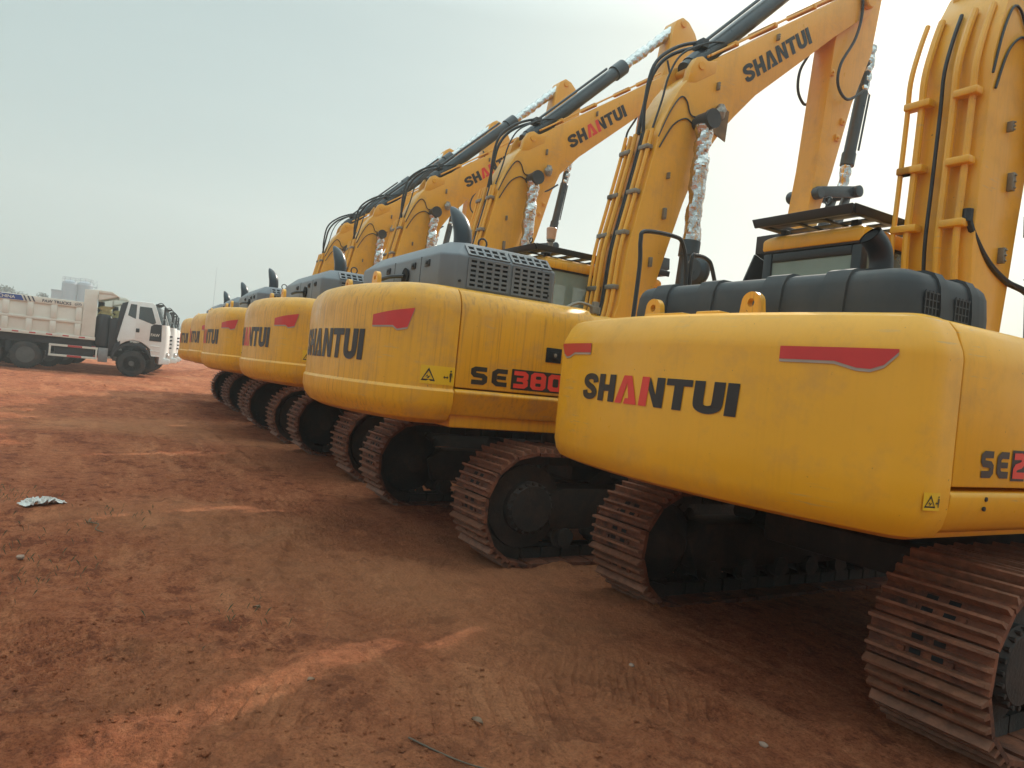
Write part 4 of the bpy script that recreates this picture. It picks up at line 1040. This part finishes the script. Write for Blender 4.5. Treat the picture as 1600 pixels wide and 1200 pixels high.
# ------------------------------------------------------------------ ground
def vnoise(x, y, seed):
    rs = np.random.RandomState(seed); tab = rs.rand(256, 256)
    xi = np.floor(x).astype(int); yi = np.floor(y).astype(int); fx = x - xi; fy = y - yi
    fx = fx * fx * (3 - 2 * fx); fy = fy * fy * (3 - 2 * fy)
    g = lambda a, b: tab[a % 256, b % 256]
    return (g(xi, yi) * (1 - fx) + g(xi + 1, yi) * fx) * (1 - fy) + (g(xi, yi + 1) * (1 - fx) + g(xi + 1, yi + 1) * fx) * fy - .5
def fbm(x, y, s, o, seed, gain=.5):
    t = 0; a = 1
    for k in range(o): t = t + a * vnoise(x * s + 17.3 * k, y * s - 9.1 * k, seed + k); s *= 2.03; a *= gain
    return t
# crawler passes pressed into the dirt: polylines of one track centre
def smooth_line(P, n=14): return np.array([(p.x, p.y) for p in catmull([(a, b, 0) for a, b in P], n)])
PASSES = [([(-6.6, 2.0), (-5.2, 1.6), (-3.7, 2.2), (-2.4, 3.6)], .30), ([(-9.5, 1.0), (-7.6, 1.5), (-6.0, 2.4), (-5.2, 3.4)], .30), ([(-9.0, -1.4), (-7.0, -.6), (-5.0, .9), (-3.4, 2.6), (-2.6, 4.2)], .28),
          ([(-14, 1.2), (-10, 1.4), (-7.5, 2.2), (-6.2, 3.3)], .30), ([(-30, -.6), (-20, .2), (-12, 0.5), (-8.2, .4)], .30), ([(-4.8, -.6), (-3.6, .6), (-2.9, 2.2)], .26), ([(-16, 2.2), (-11, 2.4), (-8.6, 2.9)], .3)]
def height(x, y):
    r = np.hypot(x, y)
    h = .05 * fbm(x, y, .22, 4, 3) + .052 * fbm(x, y, .9, 4, 11, .55)
    rough = np.clip(.55 + 1.5 * fbm(x, y, .33, 3, 31), .12, 1.3)
    fade = np.clip(1.3 - r / 45, .25, 1)
    h = h + rough * fade * (.044 * fbm(x, y, 3.4, 4, 51, .62) + .034 * np.abs(fbm(x, y, 8.5, 4, 71, .62)))
    for k, (P, a) in enumerate(PASSES):
        L = smooth_line(P); best = np.full(x.shape, 9.); sb = np.zeros(x.shape); s0 = 0.
        for i in range(len(L) - 1):
            d = L[i + 1] - L[i]; l = np.hypot(*d); t = np.clip(((x - L[i, 0]) * d[0] + (y - L[i, 1]) * d[1]) / l / l, 0, 1)
            q = np.hypot(x - L[i, 0] - t * d[0], y - L[i, 1] - t * d[1]); w = q < best
            best = np.where(w, q, best); sb = np.where(w, s0 + t * l, sb); s0 += l
        m = np.clip((.33 - best) / .05, 0, 1); m = m * np.clip(.75 + 1.6 * fbm(x, y, .8, 2, 91 + k), 0, 1)
        ph = (sb / .098 + .25 * fbm(x, y, 1.5, 2, 120)) % 1.0
        bar = np.where(ph < .28, -1.0, np.where(ph < .42, .45, .1 * np.cos(ph * 6)))
        edge = np.exp(-((best - .36) / .05) ** 2)
        h = h * (1 - .55 * m) + m * (-.010 + .015 * bar) + .012 * edge * np.clip(.7 + fbm(x, y, 2, 2, 140 + k), 0, 1)
    # slight rise towards the far machines, spoil heap by the truck noses
    h = h + .06 * np.clip((-8 - x) / 4, 0, 1) * np.clip((60 - r) / 10, 0, 1)
    h = h + (.55 + .5 * fbm(x, y, .8, 3, 160)) * np.exp(-(((x + 45) / 5.) ** 2 + ((y - 7.4) / 2.6) ** 2))
    # keep the dirt flat and firm under the tracks and wheels
    for cx, cy, z in [(-3.231, 5.71, 0), (-6.92, 5.34, 0)] + [(a, b, d) for a, b, c, d, e in row]:
        w_ = np.clip((2.2 - np.abs(x - cx)) / .5, 0, 1) * np.clip((2.9 - np.abs(y - cy)) / .4, 0, 1)
        h = h * (1 - w_) + w_ * (z - .006 + .012 * fbm(x, y, 5, 3, 170))
        for tx in (.95, 1.62): h = h + .075 * np.clip(.1 + fbm(x, y, 3.2, 4, 180), 0, 1) * np.exp(-((np.abs(x - cx) - tx) / .12) ** 2) * np.clip((2.5 - np.abs(y - cy)) / .3, 0, 1)
    for k in range(4):
        cx, cy = -36.56 - 3.65 * k, .5 * k
        w_ = np.clip((2.0 - np.abs(x - cx)) / .6, 0, 1) * np.clip((4.8 - np.abs(y - cy + 1.5)) / .8, 0, 1); h = h * (1 - w_) + w_ * .075
    return h
view = math.atan2(math.cos(1.0509), -math.sin(1.0509))
fine = np.linspace(view - R(44), view + R(44), 820)
rest = np.linspace(view + R(44), view + 2 * PI - R(44), 62)[1:-1]
ang = np.concatenate([fine, rest]); na = len(ang)
rad = np.concatenate([[.4, .9], np.geomspace(1.3, 62, 620), np.geomspace(65, 4000, 60)]); nr_ = len(rad)
A_g, R_g = np.meshgrid(ang, rad)
gx = R_g * np.cos(A_g); gy = R_g * np.sin(A_g); gz = np.where(R_g < 250, height(gx, gy), 0.03)
co = np.stack([gx, gy, gz], -1).reshape(-1, 3).astype(np.float32)
i = np.arange(nr_ - 1)[:, None] * na; j = np.arange(na)[None, :]; j2 = (j + 1) % na
quad = np.stack([i + j, i + na + j, i + na + j2, i + j2], -1).reshape(-1, 4)
cen = len(co); co = np.concatenate([co, [[0, 0, 0]]]).astype(np.float32)
me = bpy.data.meshes.new('ground'); me.vertices.add(len(co)); me.vertices.foreach_set('co', co.ravel())
tri = np.stack([np.full(na, cen), np.arange(na), (np.arange(na) + 1) % na], -1)
nl = quad.size + tri.size; me.loops.add(nl); me.loops.foreach_set('vertex_index', np.concatenate([quad.ravel(), tri.ravel()]).astype(np.int32))
me.polygons.add(len(quad) + len(tri)); me.polygons.foreach_set('loop_start', np.concatenate([np.arange(len(quad)) * 4, quad.size + np.arange(len(tri)) * 3]).astype(np.int32))
me.update(calc_edges=True); me.validate()
me.polygons.foreach_set('use_smooth', [True] * len(me.polygons)); me.materials.append(M['dirt'])
go = bpy.data.objects.new('ground', me); COL.objects.link(go); go['kind'] = 'structure'
gh = lambda x, y: float(height(np.array([x]), np.array([y]))[0])

# loose clods: nobody could count them
rng = random.Random(12); mb = MB()
ico = bmesh.new(); bmesh.ops.create_icosphere(ico, subdivisions=1, radius=1); IV = [v.co.copy() for v in ico.verts]; IF = [tuple(v.index for v in f.verts) for f in ico.faces]; ico.free()
cx_, cy_ = [], []
sp = []
for k in range(15000):
    a = view + R(rng.uniform(-42, 42)); r_ = 1.6 * math.exp(rng.random() ** .8 * 2.9)
    sp.append((r_ * math.cos(a), r_ * math.sin(a), r_))
hz = height(np.array([s[0] for s in sp]), np.array([s[1] for s in sp])); cl = fbm(np.array([s[0] for s in sp]), np.array([s[1] for s in sp]), .7, 3, 200)
for (x, y, r_), z, c_ in zip(sp, hz, cl):
    if rng.random() > .06 + 5.5 * max(0, c_ - .02): continue
    s_ = rng.choice((.003, .003, .004, .004, .005, .006, .008, .012)) * (1 + .045 * r_) * rng.uniform(.7, 1.2); q = (rng.uniform(.7, 1.3), rng.uniform(.7, 1.3), rng.uniform(.5, .8))
    rz_ = rng.uniform(0, 6.28); c0, s0 = math.cos(rz_), math.sin(rz_)
    mb.add([(x + s_ * (v.x * q[0] * c0 - v.y * q[1] * s0) * rng.uniform(.75, 1.2), y + s_ * (v.x * q[0] * s0 + v.y * q[1] * c0) * rng.uniform(.75, 1.2), z + s_ * (v.z * q[2] + .25)) for v in IV], IF)
o = mb.build('dirt_clods', 'dirt', None, smooth=0); tag(o, kind='stuff'); o['label'] = 'loose reddish clods and crumbs scattered over the dirt'

# stubble grass on the left
mb = MB(); rng = random.Random(31)
for cx0, cy0, n, sp_ in ((-8.3, -.75, 120, .25), (-6.5, -.55, 90, .3), (-5.6, -.35, 110, .28), (-7.4, .3, 40, .2), (-4.6, .9, 40, .25)):
    for k in range(n):
        x, y = cx0 + rng.gauss(0, sp_), cy0 + rng.gauss(0, sp_); z = gh(x, y); a = rng.uniform(0, 6.28); l = rng.uniform(.02, .06); w = .003
        dx, dy = math.cos(a) * l * .7, math.sin(a) * l * .7
        mb.add([(x - w, y, z - .004), (x + w, y, z - .004), (x + dx * .5, y + dy * .5, z + l * .7), (x + dx, y + dy, z + l)], [(0, 1, 2), (1, 3, 2)])
o = mb.build('grass_stubble', 'leaf', None, smooth=0); tag(o, kind='stuff'); o['label'] = 'sparse dusty grass stubble on the dirt at left'

# litter
def film():
    rng = random.Random(6); mb = MB(); nx, ny = 26, 12; vs = []; z0 = gh(-7.84, -.33)
    for j in range(ny + 1):
        for i in range(nx + 1):
            u, v = i / nx - .5, j / ny - .5
            wob = .18 * math.sin(i * .9) * math.sin(j * 1.3)
            vs.append((v * .15 * (1 + .3 * rng.random()) + wob * .07, u * .36 + rng.uniform(-.012, .012), .012 + .055 * max(0, 1 - (2 * abs(u)) ** 3) * rng.uniform(.1, 1.)))
    mb.add(vs, [(j * (nx + 1) + i, j * (nx + 1) + i + 1, (j + 1) * (nx + 1) + i + 1, (j + 1) * (nx + 1) + i) for j in range(ny) for i in range(nx)])
    o = mb.build('plastic_sheet', 'film', None, smooth=12); o.location = (-7.84, -.33, z0); o.rotation_euler = (0, 0, R(28))
    tag(o, 'crumpled white plastic scrap lying on the dirt at the left', 'plastic scrap')
film()
def twig(name, P, r, mat, label):
    c = P[0]; z = gh(*c); mb = MB(); mb.tube(catmull([(x - c[0], y - c[1], gh(x, y) - z + h) for (x, y), h in zip(P, [r, r * 1.6, r * 3, r * 1.2, r])], 4), [r * (1.1 - .03 * k) for k in range(4 * (len(P) - 1) + 1)], 6)
    o = mb.build(name, mat, None); o.location = (*c, z); tag(o, label, 'twig')
twig('twig', [(-7.25, .06), (-7.14, .05), (-7.05, .12), (-6.95, .10), (-6.88, .16)], .006, 'twig', 'thin bent twig near the white plastic scrap')
twig('twig', [(-2.86, 1.30), (-2.76, 1.36), (-2.66, 1.44), (-2.58, 1.52), (-2.52, 1.60)], .004, 'bark', 'long dark twig at the bottom edge of the photo')
def dleaf(x, y, s, a, label):
    z = gh(x, y); mb = MB(); n = 7; vs = []
    for k in range(n):
        t = k / (n - 1); w = s * .32 * math.sin(PI * min(.97, t + .03)) ** .8
        for q in (-1, 0, 1): vs.append((s * (t - .5), q * w, .006 + s * .22 * abs(q) + s * .10 * math.sin(3 * t)))
    mb.add(vs, [(3 * k + q, 3 * k + q + 1, 3 * k + q + 4, 3 * k + q + 3) for k in range(n - 1) for q in (0, 1)])
    o = mb.build('dry_leaf', 'dryleaf', None); o.location = (x, y, z); o.rotation_euler = (.1, .15, a); tag(o, label, 'dry leaf', 'dry leaves on the dirt')
dleaf(-2.91, 1.66, .06, .6, 'curled dry leaf above the long dark twig in the foreground')
dleaf(-3.55, 1.05, .05, 2.0, 'small dry leaf on open dirt in the lower left foreground')
dleaf(-4.7, 1.0, .055, 4.0, 'dry leaf among the clods left of the sunlit streak')
def stone(x, y, s, seed, label):
    rng = random.Random(seed); z = gh(x, y); mb = MB(); mb.add([tuple(v * s * rng.uniform(.75, 1.2)) for v in IV], IF)
    o = mb.build('stone', 'stone', None, bevel=s * .12, smooth=40); o.location = (x, y, z + s * .35); o.scale = (1.2, .9, .65); tag(o, label, 'stone', 'loose stones on the dirt')
stone(-2.35, 2.95, .024, 3, 'pale stone closest to the nearest right track')
stone(-6.0, -.35, .035, 4, 'largest pale stone, in the stubble at left')
stone(-3.3, 2.9, .018, 5, 'small pale stone on the shaded dirt behind the nearest left track')

# ------------------------------------------------------------------ haze, sky, sun, camera
SUN_EL, SUN_AZ = R(35), R(-27)
mb = MB(); mb.box(-330, 60, -170, 260, -1.2, 60)
hz_m = bpy.data.materials.new('pale_dust_haze'); hz_m.use_nodes = True; nt = hz_m.node_tree; nt.nodes.clear()
ov = nt.nodes.new('ShaderNodeOutputMaterial'); pv = nt.nodes.new('ShaderNodeVolumePrincipled')
pv.inputs['Color'].default_value = (.86, .95, .97, 1); pv.inputs['Density'].default_value = .0019; pv.inputs['Anisotropy'].default_value = .35
nt.links.new(pv.outputs[0], ov.inputs['Volume'])
hzo = mb.build('haze', [hz_m], None, smooth=0); hzo['kind'] = 'stuff'; hzo['label'] = 'pale dusty haze filling the air'

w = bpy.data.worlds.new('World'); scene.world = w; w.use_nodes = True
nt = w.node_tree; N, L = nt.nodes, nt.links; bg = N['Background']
sky = N.new('ShaderNodeTexSky'); sky.sky_type = 'NISHITA'; sky.sun_disc = False
sky.sun_elevation = SUN_EL; sky.sun_rotation = SUN_AZ; sky.dust_density = 6.0; sky.air_density = 1.2; sky.ozone_density = 1.0; sky.altitude = 100
mx = N.new('ShaderNodeMix'); mx.data_type = 'RGBA'; mx.inputs[0].default_value = .80
L.new(sky.outputs[0], mx.inputs[6]); mx.inputs[7].default_value = (3.35, 4.3, 4.15, 1)
tc = N.new('ShaderNodeTexCoord'); mp_ = N.new('ShaderNodeMapping'); mp_.inputs['Scale'].default_value = (1.2, 1.2, 5)
L.new(tc.outputs['Generated'], mp_.inputs['Vector']); nz = noise(N, L, mp_.outputs[0], 1.6, 5, .55)
cl_ = ramp(N, L, nz, [(.3, (.955, .96, .965)), (.7, (1.03, 1.025, 1.02))])
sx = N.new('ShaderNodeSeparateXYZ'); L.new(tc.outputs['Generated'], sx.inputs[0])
zen_fill = ramp(N, L, sx.outputs['Z'], [(0.0, (.268,) * 3), (.44, (.275,) * 3), (.62, (.62,) * 3), (1.0, (1.0,) * 3)])  # overhead sky raised as added fill for the shaded sides
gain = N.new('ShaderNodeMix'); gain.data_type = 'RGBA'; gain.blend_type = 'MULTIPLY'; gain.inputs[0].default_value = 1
L.new(zen_fill, gain.inputs[6]); gain.inputs[7].default_value = (3.3, 3.3, 3.3, 1)
skyc = mix(N, L, 1.0, mx.outputs[2], cl_, 'MULTIPLY')
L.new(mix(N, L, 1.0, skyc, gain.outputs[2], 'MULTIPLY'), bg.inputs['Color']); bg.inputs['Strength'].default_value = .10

sd = bpy.data.lights.new('sun', 'SUN'); sd.energy = 2.7; sd.angle = R(.8); sd.color = (1, .92, .80)
so = bpy.data.objects.new('sun', sd); COL.objects.link(so)
dirv = Vector((math.sin(SUN_AZ) * math.cos(SUN_EL), math.cos(SUN_AZ) * math.cos(SUN_EL), math.sin(SUN_EL)))
so.rotation_euler = dirv.to_track_quat('Z', 'Y').to_euler(); so.location = dirv * 50

f_, h_, pitch, roll, yaw = 1130.6653, 1.6183, -.0065, .1006, 1.0509
fw = Vector((-math.sin(yaw) * math.cos(pitch), math.cos(yaw) * math.cos(pitch), math.sin(pitch)))
rt = Vector((math.cos(yaw), math.sin(yaw), 0)); up = rt.cross(fw)
r2 = rt * math.cos(roll) + up * math.sin(roll); u2 = -rt * math.sin(roll) + up * math.cos(roll)
cam = bpy.data.cameras.new('camera'); co_ = bpy.data.objects.new('camera', cam); COL.objects.link(co_)
cam.sensor_fit = 'HORIZONTAL'; cam.sensor_width = 36; cam.lens = 36 * f_ / 1600; cam.clip_end = 8000; cam.clip_start = .05
mw = Matrix((r2, u2, -fw)).transposed().to_4x4(); mw.translation = (0, 0, h_); co_.matrix_world = mw
scene.camera = co_
vs = scene.view_settings; vs.view_transform = 'Standard'; vs.look = 'None'; vs.exposure = .52; vs.gamma = 1
scene.render.engine = 'CYCLES'
scene.cycles.max_bounces = 6; scene.cycles.volume_bounces = 1; scene.cycles.transparent_max_bounces = 12
